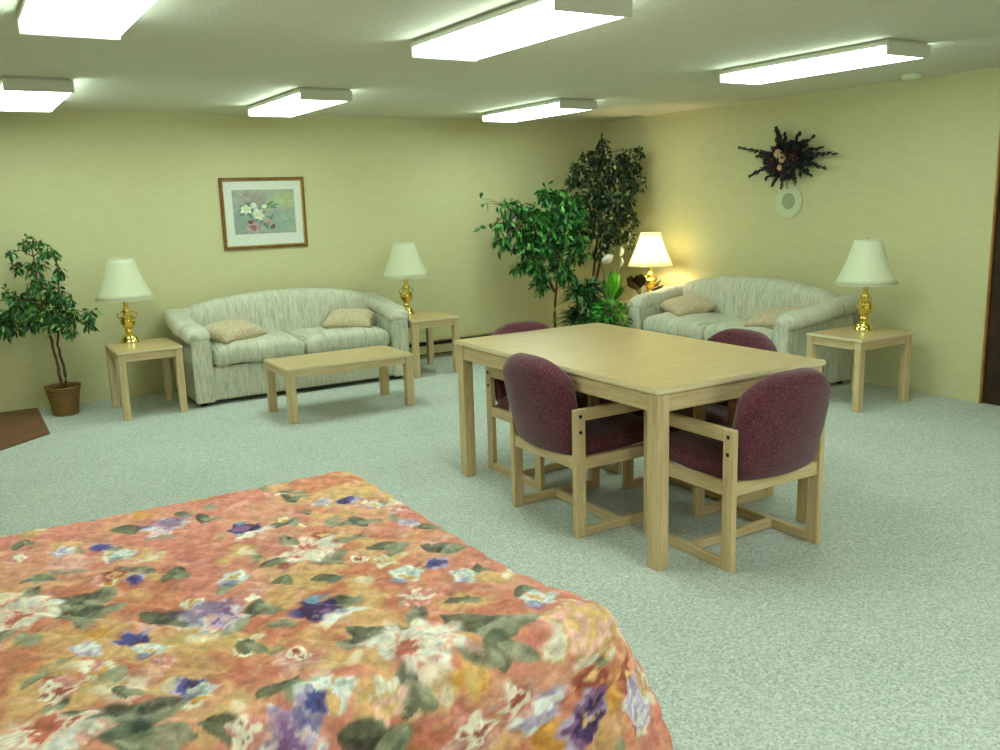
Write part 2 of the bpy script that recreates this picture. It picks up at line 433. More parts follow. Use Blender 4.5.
wood_table('coffee_table', .954, .516, .38, 'low pale oak coffee table in front of the left sofa', 'coffee table', (1.838, 5.776, 0), leg=.058, apron=.05, top=.018)
EG = 'matching square oak end tables'
eA = wood_table('end_table', .45, .557, .49, 'oak end table under the leftmost lamp, beside the small potted tree', 'end table', (.915, 6.63, 0), leg=.05, apron=.055, group=EG)
eB = dup(eA, (3.215, 6.65, 0), 0, 'oak end table between the left sofa and the corner plants')
eC = wood_table('end_table', .557, .45, .49, 'oak end table standing alone at the right end of the right sofa', 'end table', (5.004, 3.673, 0), leg=.05, apron=.055, group=EG)
eD = dup(eC, (5.15, 6.09, 0), 0, 'oak end table in the room corner under the lit lamp, half hidden by plants')

# ================================================================== dining chairs
def make_chair(loc, rz, label):
    # faces +y, origin on the floor midway between the back legs' rear faces
    t = empty('dining_chair', loc, label, 'chair', 'maroon upholstered dining armchairs', rz)
    W, D, HA = .53, .52, .575; pw, pt = .055, .028
    for s in (-1, 1):
        x0 = s * W / 2 - (pt if s > 0 else 0)
        MB().box(x0, x0 + pt, 0, pw, 0, HA, bev=.003).build('leg', M['oak_z'], t)
        MB().box(x0, x0 + pt, D - pw, D, 0, HA, bev=.003).build('leg', M['oak_z'], t)
        MB().box(x0, x0 + pt, pw, D - pw, HA - .052, HA, bev=.003).build('armrest', M['oak_y'], t)
        MB().box(x0, x0 + pt, pw, D - pw, 0, .042, bev=.003).build('floor_runner', M['oak_y'], t)
        MB().box(x0, x0 + pt, pw, D - pw, .305, .36, bev=.003).build('side_rail', M['oak_y'], t)
        for z in (HA - .03, HA - .1):
            c = MB(); xo = s * W / 2
            c.lathe([(.0085, 0), (.0085, .0015), (.006, .0025)], 12, Matrix.Translation((xo, pw * .5, z)) @ Matrix.Rotation(s * PI / 2, 4, 'Y'))
            c.build('screw_plug', M['black_plug'], t)
    xi = W / 2 - pt
    MB().box(-xi, xi, .01, .034, .305, .36, bev=.003).build('back_rail', M['oak_x'], t)
    MB().box(-xi, xi, D - .04, D - .016, .305, .36, bev=.003).build('front_rail', M['oak_x'], t)
    MB().box(-xi, xi, D * .46, D * .46 + .03, .004, .042, bev=.003).build('crossbar', M['oak_x'], t)
    # seat cushion
    sw = 2 * xi - .006
    def fs(p):
        u = p.x / (sw / 2); v = p.y / .24
        if p.z > 0: p.z += .014 * max(0, 1 - u * u) * max(0, 1 - v * v)
        p.z += .02 * v      # front a little higher
        return p
    MB().rbox((sw, .47, .085), .032, 9, fs, Matrix.Translation((0, .285, .385))).build('seat', M['maroon'], t)
    # backrest: tall pad, arched top with big round shoulders, leaning back and gently curved
    bw, bh = .475, .445
    def fb(p):
        u = p.x / (bw / 2); v = (p.z / bh) + .5           # 0 bottom .. 1 top
        # round the shoulders by pulling the top down toward the sides
        drop = .12 * (abs(u) ** 3.1)
        p.z -= drop * max(0, v) ** 1.6
        if v < .45: p.x *= .93 + .155 * max(0, v)
        p.y += .035 * u * u                              # wraps forward at the sides
        p.y -= .02 * (1 - u * u) * math.sin(PI * max(0, min(1, v))) * (1 if p.y < .02 else .2)
        return p
    mt = Matrix.Translation((0, -.022, .345 + bh / 2 + .002)) @ Matrix.Rotation(math.radians(12), 4, 'X')
    MB().rbox((bw, .095, bh), .042, 12, fb, mt).build('backrest', M['maroon'], t)
    return t
ch0 = make_chair((2.182, 3.245, 0), -PI / 2, 'maroon dining armchair tucked under the long near side of the table')
dup(ch0, (2.72, 2.34, 0), 0, 'maroon dining armchair at the right-hand end of the table, nearest the camera')
dup(ch0, (3.30, 3.135, 0), PI / 2, 'maroon dining armchair on the far side of the table, in front of the right sofa')
dup(ch0, (2.675, 4.112, 0), PI, 'maroon dining armchair at the far left end of the table')

# ================================================================== sofas
def make_sofa(loc, rz, label):
    # faces -y, front plane y=0, x from 0 to 1.77, depth .76
    W, D = 1.77, .76; aw = .155
    t = empty('sofa', loc, label, 'sofa', 'matching streaked sage loveseats', rz)
    MB().box(.03, W - .03, .02, D - .03, .035, .285, bev=.012, seg=3, smooth=False).build('base', M['sofa_x'], t)
    for x in (.05, W - .11):
        for y in (.05, D - .12): MB().lathe([(.022, 0), (.028, .045)], 12, Matrix.Translation((x + .03, y + .03, 0))).build('foot', M['black_plug'], t)
    for s in (0, 1):
        # arm body with flat front panel
        x0 = 0.0 if s == 0 else W - aw
        b = MB(); b.box(x0 + .012, x0 + aw - .012, 0.005, D - .04, .03, .53, bev=.014, seg=3)
        b.build('arm', M['sofa_y'], t)
        MB().box(x0 + .006, x0 + aw - .006, -.012, .012, .03, .50, bev=.008, seg=2).build('arm_front_panel', M['sofa_x'], t)
        # padded roll on the arm, rising and bulging outwards toward the back
        xc = x0 + aw / 2; out = -1 if s == 0 else 1
        def fr(p, out=out):
            v = (p.y / (D - .02)) + .5
            k = max(0, min(1, v))
            p.z += .095 * k ** 1.1
            p.x += out * (.004 + .028 * math.sin(PI * min(1, k * .8)))
            w = 1 + .18 * math.sin(PI * k)
            p.z += (w - 1) * .0
            p.z += .012 * math.sin(p.y * 22) * (1 if p.z > 0 else .3) * .35
            p.x += out * .004
            return p
        MB().rbox((.195, D - .02, .125), .062, 12, fr, Matrix.Translation((xc, D / 2 - .02, .525))).build('arm_pad', M['sofa_y'], t)
    # camel back
    bw = W - .10
    def fbk(p):
        u = p.x / (bw / 2); v = p.z / .47 + .5
        top = .075 * math.cos(PI / 2 * min(1, abs(u))) ** 1.1 - .04 * abs(u) ** 6
        p.z += top * max(0, v)
        p.y += .055 * max(0, min(1, v))                     # leans back
        if p.y < 0: p.y -= .03 * (1 - u * u) * math.sin(PI * max(0, min(1, v * .9)))
        p.y += .006 * math.sin(u * 17) * max(0, v)
        return p
    MB().rbox((bw, .19, .47), .075, 16, fbk, Matrix.Translation((W / 2, D - .20, .465))).build('backrest', M['sofa_x'], t)
    # two seat cushions with crowned tops and rolled fronts
    cw = (W - 2 * aw) / 2
    for k in (0, 1):
        xc = aw + cw * (k + .5)
        def fc(p):
            u = p.x / (cw / 2); v = p.y / .28
            if p.z > 0: p.z += .035 * max(0, 1 - u * u) ** .7 * max(0, 1 - v * v * .6)
            p.z += .008 * math.sin(p.x * 19 + p.y * 7)
            if p.y < -.2: p.y -= .012 * (1 - u * u)
            return p
        MB().rbox((cw - .004, .56, .145), .06, 11, fc, Matrix.Translation((xc, .275, .36))).build('seat_cushion', M['sofa_x'], t)
    return t
sf = make_sofa((1.43, 6.70, 0), 0, 'streaked sage loveseat against the back wall under the framed picture')
dup(sf, (5.03, 6.05, 0), -PI / 2, 'streaked sage loveseat against the right wall under the dried flower spray')

def pillow(loc, rot, label, s=(.40, .34, .14)):
    def f(p):
        u = p.x / (s[0] / 2); v = p.y / (s[1] / 2)
        e = (max(0, 1 - u ** 4) * max(0, 1 - v ** 4)) ** .55
        p.z *= .10 + .90 * e
        k = 1 - .10 * (1 - abs(v) ** 2) * abs(u) ** 3
        kk = 1 - .10 * (1 - abs(u) ** 2) * abs(v) ** 3
        p.x *= k; p.y *= kk; return p
    mbx = MB().rbox(s, .02, 12, f)
    t = empty('throw_pillow', loc, label, 'pillow', 'beige throw pillows on the sofas')
    t.rotation_euler = rot
    mbx.build('cushion', M['pillow'], t)
    n = 15; pts = []
    for side in range(4):
        for i in range(n):
            a = -1 + 2 * i / n
            u, v = ((a, -1), (1, a), (-a, 1), (-1, -a))[side]
            pts.append((u * s[0] / 2 * (1 - .10 * (1 - v * v) * abs(u) ** 3), v * s[1] / 2 * (1 - .10 * (1 - u * u) * abs(v) ** 3), 0))
    pts.append(pts[0]); MB().tube(pts, .0045, 6).build('piping', M['piping'], t)
    return t
R = math.radians
pillow((1.815, 6.96, .508), (R(11), R(-3), R(24)), 'beige pillow at the left end of the left sofa')
pillow((2.79, 6.98, .508), (R(11), R(2), R(-30)), 'beige pillow at the right end of the left sofa')
pillow((5.36, 5.68, .508), (R(5), R(-10), R(-20)), 'beige pillow beside the lit lamp on the far end of the right sofa', (.36, .42, .14))
pillow((5.30, 4.62, .508), (R(-4), R(-10), R(12)), 'beige pillow half hidden behind the near arm of the right sofa', (.36, .38, .14))

# ================================================================== lamps
def make_lamp(loc, label, lit=False):
    t = empty('table_lamp', loc, label, 'lamp', 'brass table lamps with ivory shades')
    foot = [(.066, 0), (.068, .008), (.060, .014), (.056, .028), (.050, .044), (.034, .058), (.024, .066), (.020, .074)]
    MB().lathe(foot, 28).build('foot', M['brass'], t)
    body = [(.018, .072), (.030, .080), (.026, .088), (.020, .096), (.028, .108), (.044, .128), (.054, .150), (.056, .166), (.050, .182),
            (.054, .187), (.044, .194), (.030, .206), (.024, .216), (.030, .228), (.034, .240), (.026, .252), (.016, .262), (.014, .275)]
    MB().lathe(body, 28).build('body', M['brass'], t)
    hd = MB()
    for s in (-1, 1):
        hd.tube([(s * .048, 0, .182), (s * .068, 0, .192), (s * .070, 0, .21), (s * .052, 0, .225), (s * .032, 0, .232)], .0045, 8)
    hd.build('handle', M['brass'], t)
    MB().lathe([(.012, .272), (.018, .278), (.018, .330), (.014, .338)], 18).build('socket', M['brass'], t)
    MB().lathe([(.010, .338), (.014, .350), (.028, .375), (.031, .395), (.024, .415), (.008, .425)], 18).build('bulb', M['lit_bulb'] if lit else M['bulb'], t)
    hp = MB()
    for s in (-1, 1):
        hp.tube([(s * .016, 0, .33), (s * .045, 0, .37), (s * .050, 0, .43), (s * .030, 0, .52), (0, 0, .61)], .002, 6)
    hp.tube([(0, 0, .605), (0, 0, .632)], [.003, .006], 8)
    for a in range(3):
        q = a * 2 * PI / 3; hp.tube([(0, 0, .608), (.088 * math.cos(q), .088 * math.sin(q), .618)], .0018, 6)
    hp.build('harp', M['harp'], t)
    # pleated shade, open top and bottom, with real thickness
    n = 96; vs = []; fs = []; zt, zb, rt, rb = .622, .325, .090, .205
    rows = 7
    for inner in (0, 1):
        for k in range(rows + 1):
            f = k / rows
            for i in range(n):
                a = 2 * PI * i / n; r = rb + (rt - rb) * f - .010 * math.sin(PI * f) - inner * .0015
                r += .0012 * math.cos(a * 48)
                vs.append((r * math.cos(a), r * math.sin(a), zb + (zt - zb) * f))
    o = (rows + 1) * n
    for k in range(rows):
        for i in range(n):
            j = (i + 1) % n
            fs.append([k * n + i, k * n + j, (k + 1) * n + j, (k + 1) * n + i])
            fs.append([o + k * n + i, o + (k + 1) * n + i, o + (k + 1) * n + j, o + k * n + j])
    for i in range(n):
        j = (i + 1) % n
        fs.append([i, o + i, o + j, j]); q = rows * n; fs.append([q + i, q + j, o + q + j, o + q + i])
    sh = MB().add(vs, fs, True).build('lamp_shade', M['shade'], t)
    for (r, z) in ((rb, zb), (rt, zt)):
        g = MB(); g.tube([(r * math.cos(2 * PI * i / 40), r * math.sin(2 * PI * i / 40), z) for i in range(41)], .003, 6); g.build('rim', M['shade'], sh)
    if lit:
        ld = bpy.data.lights.new('bulb_light', 'POINT'); ld.energy = BULB_POWER; ld.color = BULB; ld.shadow_soft_size = .03
        lo = bpy.data.objects.new('bulb_light', ld); COL.objects.link(lo); lo.parent = t; lo.location = (0, 0, .455)
    return t
lp = make_lamp((1.085, 7.10, .49), 'unlit brass lamp on the leftmost end table, beside the small potted tree')
dup(lp, (3.385, 7.10, .49), 0, 'unlit brass lamp on the end table right of the left sofa')
dup(lp, (5.385, 3.94, .49), 0, 'unlit brass lamp on the end table by the right wall')
make_lamp((5.54, 6.36, .49), 'lit brass lamp glowing warm on the corner end table', True)

# ================================================================== painting helpers (pattern printed on cloth and paper)
def lattice(seed):
    return np.random.RandomState(seed).rand(64, 64)
def vnoise(x, y, sc, seed, octv=3):
    out = np.zeros_like(x); amp = 1; tot = 0
    for o in range(octv):
        L = lattice(seed + o); X = x * sc * 2 ** o + 13.7; Y = y * sc * 2 ** o + 7.3
        xi = np.floor(X).astype(int); yi = np.floor(Y).astype(int); fx = X - xi; fy = Y - yi
        fx = fx * fx * (3 - 2 * fx); fy = fy * fy * (3 - 2 * fy)
        g = lambda a, b: L[a % 64, b % 64]
        out += amp * ((g(xi, yi) * (1 - fx) + g(xi + 1, yi) * fx) * (1 - fy) + (g(xi, yi + 1) * (1 - fx) + g(xi + 1, yi + 1) * fx) * fy)
        tot += amp; amp *= .5
    return out / tot
def C3(r, g, b): return np.array(srgb(r, g, b)[:3])
def sstep(a, b, x):
    t = np.clip((x - a) / (b - a + 1e-12), 0, 1); return t * t * (3 - 2 * t)
class Paint:
    def __init__(s, u, v, warp=.012, wsc=14):
        s.u0, s.v0 = u, v
        s.u = u + warp * (vnoise(u, v, wsc, 11) - .5) * 2; s.v = v + warp * (vnoise(u, v, wsc, 23) - .5) * 2
        s.c = np.zeros((len(u), 3)); s.g = sstep(.2, .8, vnoise(u, v, wsc * 2.6, 37)); s.h = vnoise(u, v, wsc * 1.7, 71)
    def over(s, col, a):
        s.c = s.c * (1 - a[:, None]) + col * a[:, None]
    def local(s, x, y, r, k=1.6):
        return np.where((np.abs(s.u - x) < r * k) & (np.abs(s.v - y) < r * k))[0]
    def sub(s, idx, col, a):
        s.c[idx] = s.c[idx] * (1 - a[:, None]) + col * a[:, None]
    def bloom(s, x, y, r, cols, petals=6, seed=0):
        """ruffled painted flower; cols run from the rim to the heart"""
        idx = s.local(x, y, r, 1.9); rnd = random.Random(seed); g2 = s.h[idx]
        hx, hy = x + rnd.uniform(-.25, .25) * r, y + rnd.uniform(-.25, .25) * r
        du = s.u[idx] - x; dv = s.v[idx] - y; th = np.arctan2(dv, du); ph = rnd.random() * 6.28
        sq = rnd.uniform(.75, 1.0); sa = rnd.uniform(0, 3.1)
        e1 = du * math.cos(sa) + dv * math.sin(sa); e2 = (-du * math.sin(sa) + dv * math.cos(sa)) / sq
        rr = r * (.86 + .14 * np.cos(th * petals + ph)) * (.80 + .42 * g2)
        d = np.hypot(e1, e2) / rr
        dh = np.hypot(s.u[idx] - hx, s.v[idx] - hy) / r
        th2 = np.arctan2(s.v[idx] - hy, s.u[idx] - hx)
        k = np.clip((1 - dh) * 1.05 + (s.g[idx] - .5) * .75 + .10 * np.cos(th2 * petals + ph + dh * 4), 0, .999) * (len(cols) - 1)
        k0 = np.floor(k).astype(int); f = sstep(.25, .75, k - k0)[:, None]; tab = np.array(cols)
        cc = tab[k0] * (1 - f) + tab[np.minimum(k0 + 1, len(cols) - 1)] * f
        ray = np.cos(th2 * petals * 2.5 + ph * 3 + g2 * 5) * np.clip(dh, 0, 1)
        cc = cc * (.86 + .13 * ray + .30 * (s.g[idx] - .35))[:, None]
        s.sub(idx, cc, (1 - sstep(.82, 1.08, d)) * .95)
    def leaf(s, x, y, L, W, ang, col, col2):
        idx = s.local(x, y, L); du = s.u[idx] - x; dv = s.v[idx] - y
        a_ = (du * math.cos(ang) + dv * math.sin(ang)) / L; b_ = (-du * math.sin(ang) + dv * math.cos(ang)) / W
        wd = np.clip(1 - a_ * a_, 0, 1) ** .75
        m_ = (1 - sstep(.8, 1.1, np.abs(b_) / (wd + 1e-3))) * (np.abs(a_) < 1)
        vein = np.exp(-(b_ / .12) ** 2) + .5 * (np.cos(a_ * 18 + np.abs(b_) * 5) > .75)
        mixv = np.clip(.85 * s.g[idx] + .35 * (b_ > 0) + .25 * vein, 0, 1)[:, None]
        cc = col * (1 - mixv) + col2 * mixv
        s.sub(idx, cc, m_ * (.98 - .12 * s.h[idx]))
    def blob(s, x, y, rx, ry, ang, col, a=.8, soft=.5):
        r = max(rx, ry); idx = s.local(x, y, r, 1.9); du = s.u[idx] - x; dv = s.v[idx] - y
        a_ = (du * math.cos(ang) + dv * math.sin(ang)) / rx; b_ = (-du * math.sin(ang) + dv * math.cos(ang)) / ry
        d = np.hypot(a_, b_) + (s.g[idx] - .5) * .9
        s.sub(idx, col[None, :] * (.85 + .3 * s.g[idx][:, None]), (1 - sstep(1 - soft, 1 + soft * .4, d)) * a)

CORAL, CORAL2, OCHRE, PINK = C3(212, 134, 104), C3(196, 114, 90), C3(224, 184, 128), C3(226, 146, 138)
CREAM, BLUSH, GREEN, DGREEN, SAGE = C3(252, 236, 216), C3(242, 188, 178), C3(108, 116, 94), C3(54, 62, 58), C3(160, 158, 134)
PURP, DPURP, BLUE, LILAC, WHT, MINT = C3(134, 96, 146), C3(62, 46, 98), C3(84, 86, 158), C3(196, 178, 214), C3(240, 236, 236), C3(196, 212, 200)
GOLD = C3(226, 164, 62)
WINE = C3(168, 84, 74)

def paint_set(vcount, me, cols):
    at = me.color_attributes.new('pattern', 'FLOAT_COLOR', 'POINT')
    buf = np.ones((vcount, 4), dtype=np.float32); buf[:, :3] = np.clip(cols, 0, 1); at.data.foreach_set('color', buf.ravel())

# ================================================================== bed and bedspread
BX0, BX1, BY0, BY1, BZ, BR, BL = -.95, 1.145, 1.475, 2.90, .55, .085, .43
def cloth(u, v):
    """flat cloth coordinates -> draped position (numpy arrays)"""
    qx = np.clip(u, BX0, BX1 - BR); qy = np.clip(v, BY0 + BR, BY1 - BR)
    dx, dy = u - qx, v - qy; s = np.hypot(dx, dy); s = np.minimum(s, BR * PI / 2 + BL)
    nn = np.maximum(np.hypot(dx, dy), 1e-9); nx, ny = dx / nn, dy / nn
    ang = np.minimum(s / BR, PI / 2); t = np.maximum(s - BR * PI / 2, 0)
    cor = np.abs(nx * ny) * 2                                   # 1 at the corner diagonal
    along = np.where(np.abs(nx) > np.abs(ny), v, u)
    flare = .015 + .40 * cor ** 1.5
    th = np.arctan2(ny, nx)
    off = BR * np.sin(ang) + flare * t + t * .03 * np.sin(along * 13 + 1.0) * (1 - cor) + t * .07 * cor * np.sin(th * 9 + .6)
    z = BZ - BR * (1 - np.cos(ang)) - t * .97
    # quilted puffs in diamonds, loose soft swells on top
    w_ = .115; P = np.abs(np.sin(PI * (u + v) / w_)) * np.abs(np.sin(PI * (u - v) / w_))
    puff = .0105 * P ** .38 + .010 * (vnoise(u, v, 3.2, 5) - .5)
    x = qx + nx * (off + puff * np.sin(ang)); y = qy + ny * (off + puff * np.sin(ang)); z = z + puff * np.cos(ang)
    x = x + .10 * np.exp(-((v - 1.42) / .24) ** 2) * sstep(.75, 1.15, u)      # quilt bunched out at the corner
    return x, y, z
def make_bedspread():
    ext = BR * PI / 2 - BR + BL
    us = np.concatenate([np.arange(BX0, 0, .010), np.arange(0, BX1 + ext + .005, .0052)])
    vs_ = np.arange(BY0 - ext, BY1 + ext + .005, .0056)
    Ug, Vg = np.meshgrid(us, vs_, indexing='ij'); u = Ug.ravel(); v = Vg.ravel()
    x, y, z = cloth(u, v); nU, nV = Ug.shape
    P = Paint(u, v, .019, 13)
    n1 = vnoise(u, v, 5.5, 3); n2 = vnoise(u, v, 7.5, 51); n3 = vnoise(u, v, 22, 77); n4 = vnoise(u, v, 2.2, 91)
    P.c[:] = CORAL; P.over(CORAL2, sstep(.45, .72, n1)); P.over(OCHRE, sstep(.52, .66, n2) * .75)
    pk = sstep(.15, -.25, v - BY0 - .15 + .25 * (n4 - .5))        # pinker ground toward the near hem of the print
    P.over(PINK, np.clip(sstep(.52, .66, n4) * .6 + pk * .55 * sstep(.3, .5, n1), 0, .85)); P.over(BLUSH, sstep(.62, .72, n3) * .25)
    st = vnoise(u * .5 + v * 1.4, v * .6 - u * .9, 34, 131); s2 = vnoise(u - v * .4, v + u * .3, 60, 141)
    P.over(C3(222, 176, 128), sstep(.52, .78, st) * .30); P.over(C3(168, 98, 72), sstep(.50, .24, st) * .22)
    rnd = random.Random(4)
    # scattered print everywhere first, then the motifs that can be read in the photograph
    for k in range(300):
        fx = rnd.uniform(BX0, BX1 + ext); fy = rnd.uniform(BY0 - ext, BY1 + ext); q = rnd.random()
        if q < .42: P.blob(fx, fy, rnd.uniform(.04, .09), rnd.uniform(.025, .055), rnd.uniform(0, 3.1), rnd.choice([OCHRE, OCHRE, GOLD, CREAM, CORAL2, BLUSH]), .75)
        elif q < .78: P.leaf(fx, fy, rnd.uniform(.03, .07), rnd.uniform(.014, .030), rnd.uniform(0, 6.2), rnd.choice([GREEN, DGREEN, SAGE]), SAGE)
        else: P.bloom(fx, fy, rnd.uniform(.03, .055), rnd.choice([[OCHRE, CREAM, GOLD], [BLUSH, PINK, CREAM], [CORAL2, WINE, OCHRE]]), 5, k)
    for (kind, fx, fy, r) in sorted(MOTIFS, key=lambda q: {'ochre': 0, 'gold': 1, 'dleaf': 2, 'leaf': 3}.get(q[0], 4)):
        r *= 1.0 if kind in ('ochre', 'gold') else 1.16
        sd = int(fx * 977 + fy * 331); rr = random.Random(sd); a = rr.uniform(0, 6.28)
        if kind == 'peony':
            for q in range(4): P.leaf(fx + r * 1.1 * math.cos(a + q * 1.5), fy + r * 1.1 * math.sin(a + q * 1.5), r * .5, r * .26, a + q * 1.5, DGREEN, SAGE)
            P.bloom(fx, fy, r * 1.12, [BLUSH, CREAM, WHT, CREAM, CREAM, BLUSH, CREAM, BLUSH, C3(196, 110, 92)], 8, sd)
        elif kind == 'purple_peony':
            P.leaf(fx - r, fy + r * .5, r * .8, r * .35, 2.4, DGREEN, GREEN)
            P.bloom(fx, fy, r, [WHT, LILAC, WHT, BLUSH, LILAC, PURP], 8, sd); P.blob(fx, fy + r * .45, r * .8, r * .42, 0, PURP, .75)
        elif kind == 'dark':
            P.bloom(fx, fy, r, [BLUE, DPURP, DPURP, PURP], 5, sd); P.blob(fx + r * .3, fy - r * .75, r * .8, r * .35, .2, WHT, .85); P.blob(fx + r * .1, fy + r * .8, r * .35, r * .25, 0, C3(110, 160, 190), .8)
        elif kind == 'blue': P.bloom(fx, fy, r, [LILAC, BLUE, DPURP], 5, sd)
        elif kind == 'purple': P.bloom(fx, fy, r, [LILAC, PURP, DPURP, OCHRE], 5, sd)
        elif kind == 'white': P.bloom(fx, fy, r, [WHT, MINT, WHT, OCHRE], 5, sd); P.blob(fx - r * .5, fy - r * .4, r * .5, r * .35, .5, BLUE, .55)
        elif kind == 'lilac': P.bloom(fx, fy, r, [WHT, LILAC, WHT], 5, sd)
        elif kind == 'leaf': P.leaf(fx, fy, r, r * .5, a, DGREEN, GREEN); P.leaf(fx + r * .5, fy - r * .4, r * .8, r * .4, a + .9, GREEN, SAGE)
        elif kind == 'dleaf': P.leaf(fx, fy, r, r * .55, a, C3(50, 66, 56), GREEN); P.leaf(fx + r * .7, fy - r * .2, r * .9, r * .45, a + .7, DGREEN, SAGE)
        elif kind == 'gold': P.blob(fx, fy, r, r * .6, a, GOLD, .8); P.leaf(fx, fy, r, r * .35, a, GOLD, OCHRE)
        elif kind == 'ochre': P.blob(fx, fy, r * 1.1, r * .7, a, OCHRE, .8); P.blob(fx + r * .3, fy, r * .5, r * .3, a + 1, CREAM, .6)
        elif kind == 'cream': P.bloom(fx, fy, r, [CREAM, OCHRE, BLUSH, OCHRE], 7, sd)
        elif kind == 'pink': P.bloom(fx, fy, r, [BLUSH, PINK, CREAM, WINE], 6, sd)
    s2 = vnoise(u - v * .4, v + u * .3, 60, 141); P.c *= (.86 + .28 * sstep(.2, .8, s2))[:, None]; P.over(C3(104, 78, 76), sstep(.64, .82, vnoise(u, v, 15, 161)) * .25)
    idx = np.arange(nU * nV).reshape(nU, nV)
    a, b, c, d = idx[:-1, :-1].ravel(), idx[1:, :-1].ravel(), idx[1:, 1:].ravel(), idx[:-1, 1:].ravel()
    # drop the cloth beyond the rounded hem at the corners
    qx = np.clip(u, BX0, BX1 - BR); qy = np.clip(v, BY0 + BR, BY1 - BR)
    far = (np.hypot(u - qx, v - qy) > BR * PI / 2 + BL + .0001)
    keep = ~(far[a] & far[b] & far[c] & far[d]); F = np.stack([a, b, c, d], 1)[keep]
    used = np.zeros(nU * nV, bool); used[F.ravel()] = True; remap = np.cumsum(used) - 1
    V = np.stack([x, y, z], 1)[used]; F = remap[F]; cols = P.c[used]
    # give the quilt thickness: an underside 12 mm inside
    me = bpy.data.meshes.new('bedspread')
    me.vertices.add(len(V)); me.vertices.foreach_set('co', V.astype(np.float32).ravel())
    me.loops.add(F.size); me.loops.foreach_set('vertex_index', F.ravel().astype(np.int32))
    me.polygons.add(len(F)); me.polygons.foreach_set('loop_start', np.arange(0, F.size, 4, dtype=np.int32)); me.polygons.foreach_set('loop_total', np.full(len(F), 4, dtype=np.int32))
    me.polygons.foreach_set('use_smooth', np.ones(len(F), bool))
    me.update(calc_edges=True); me.validate()
    paint_set(len(V), me, cols); me.materials.append(M['floral'])
    o = bpy.data.objects.new('bedspread', me); COL.objects.link(o)
    so = o.modifiers.new('thickness', 'SOLIDIFY'); so.thickness = .010; so.offset = -1
    return tag(o, 'orange floral quilted bedspread draped over the bed in the foreground', 'bedspread')
MOTIFS = []
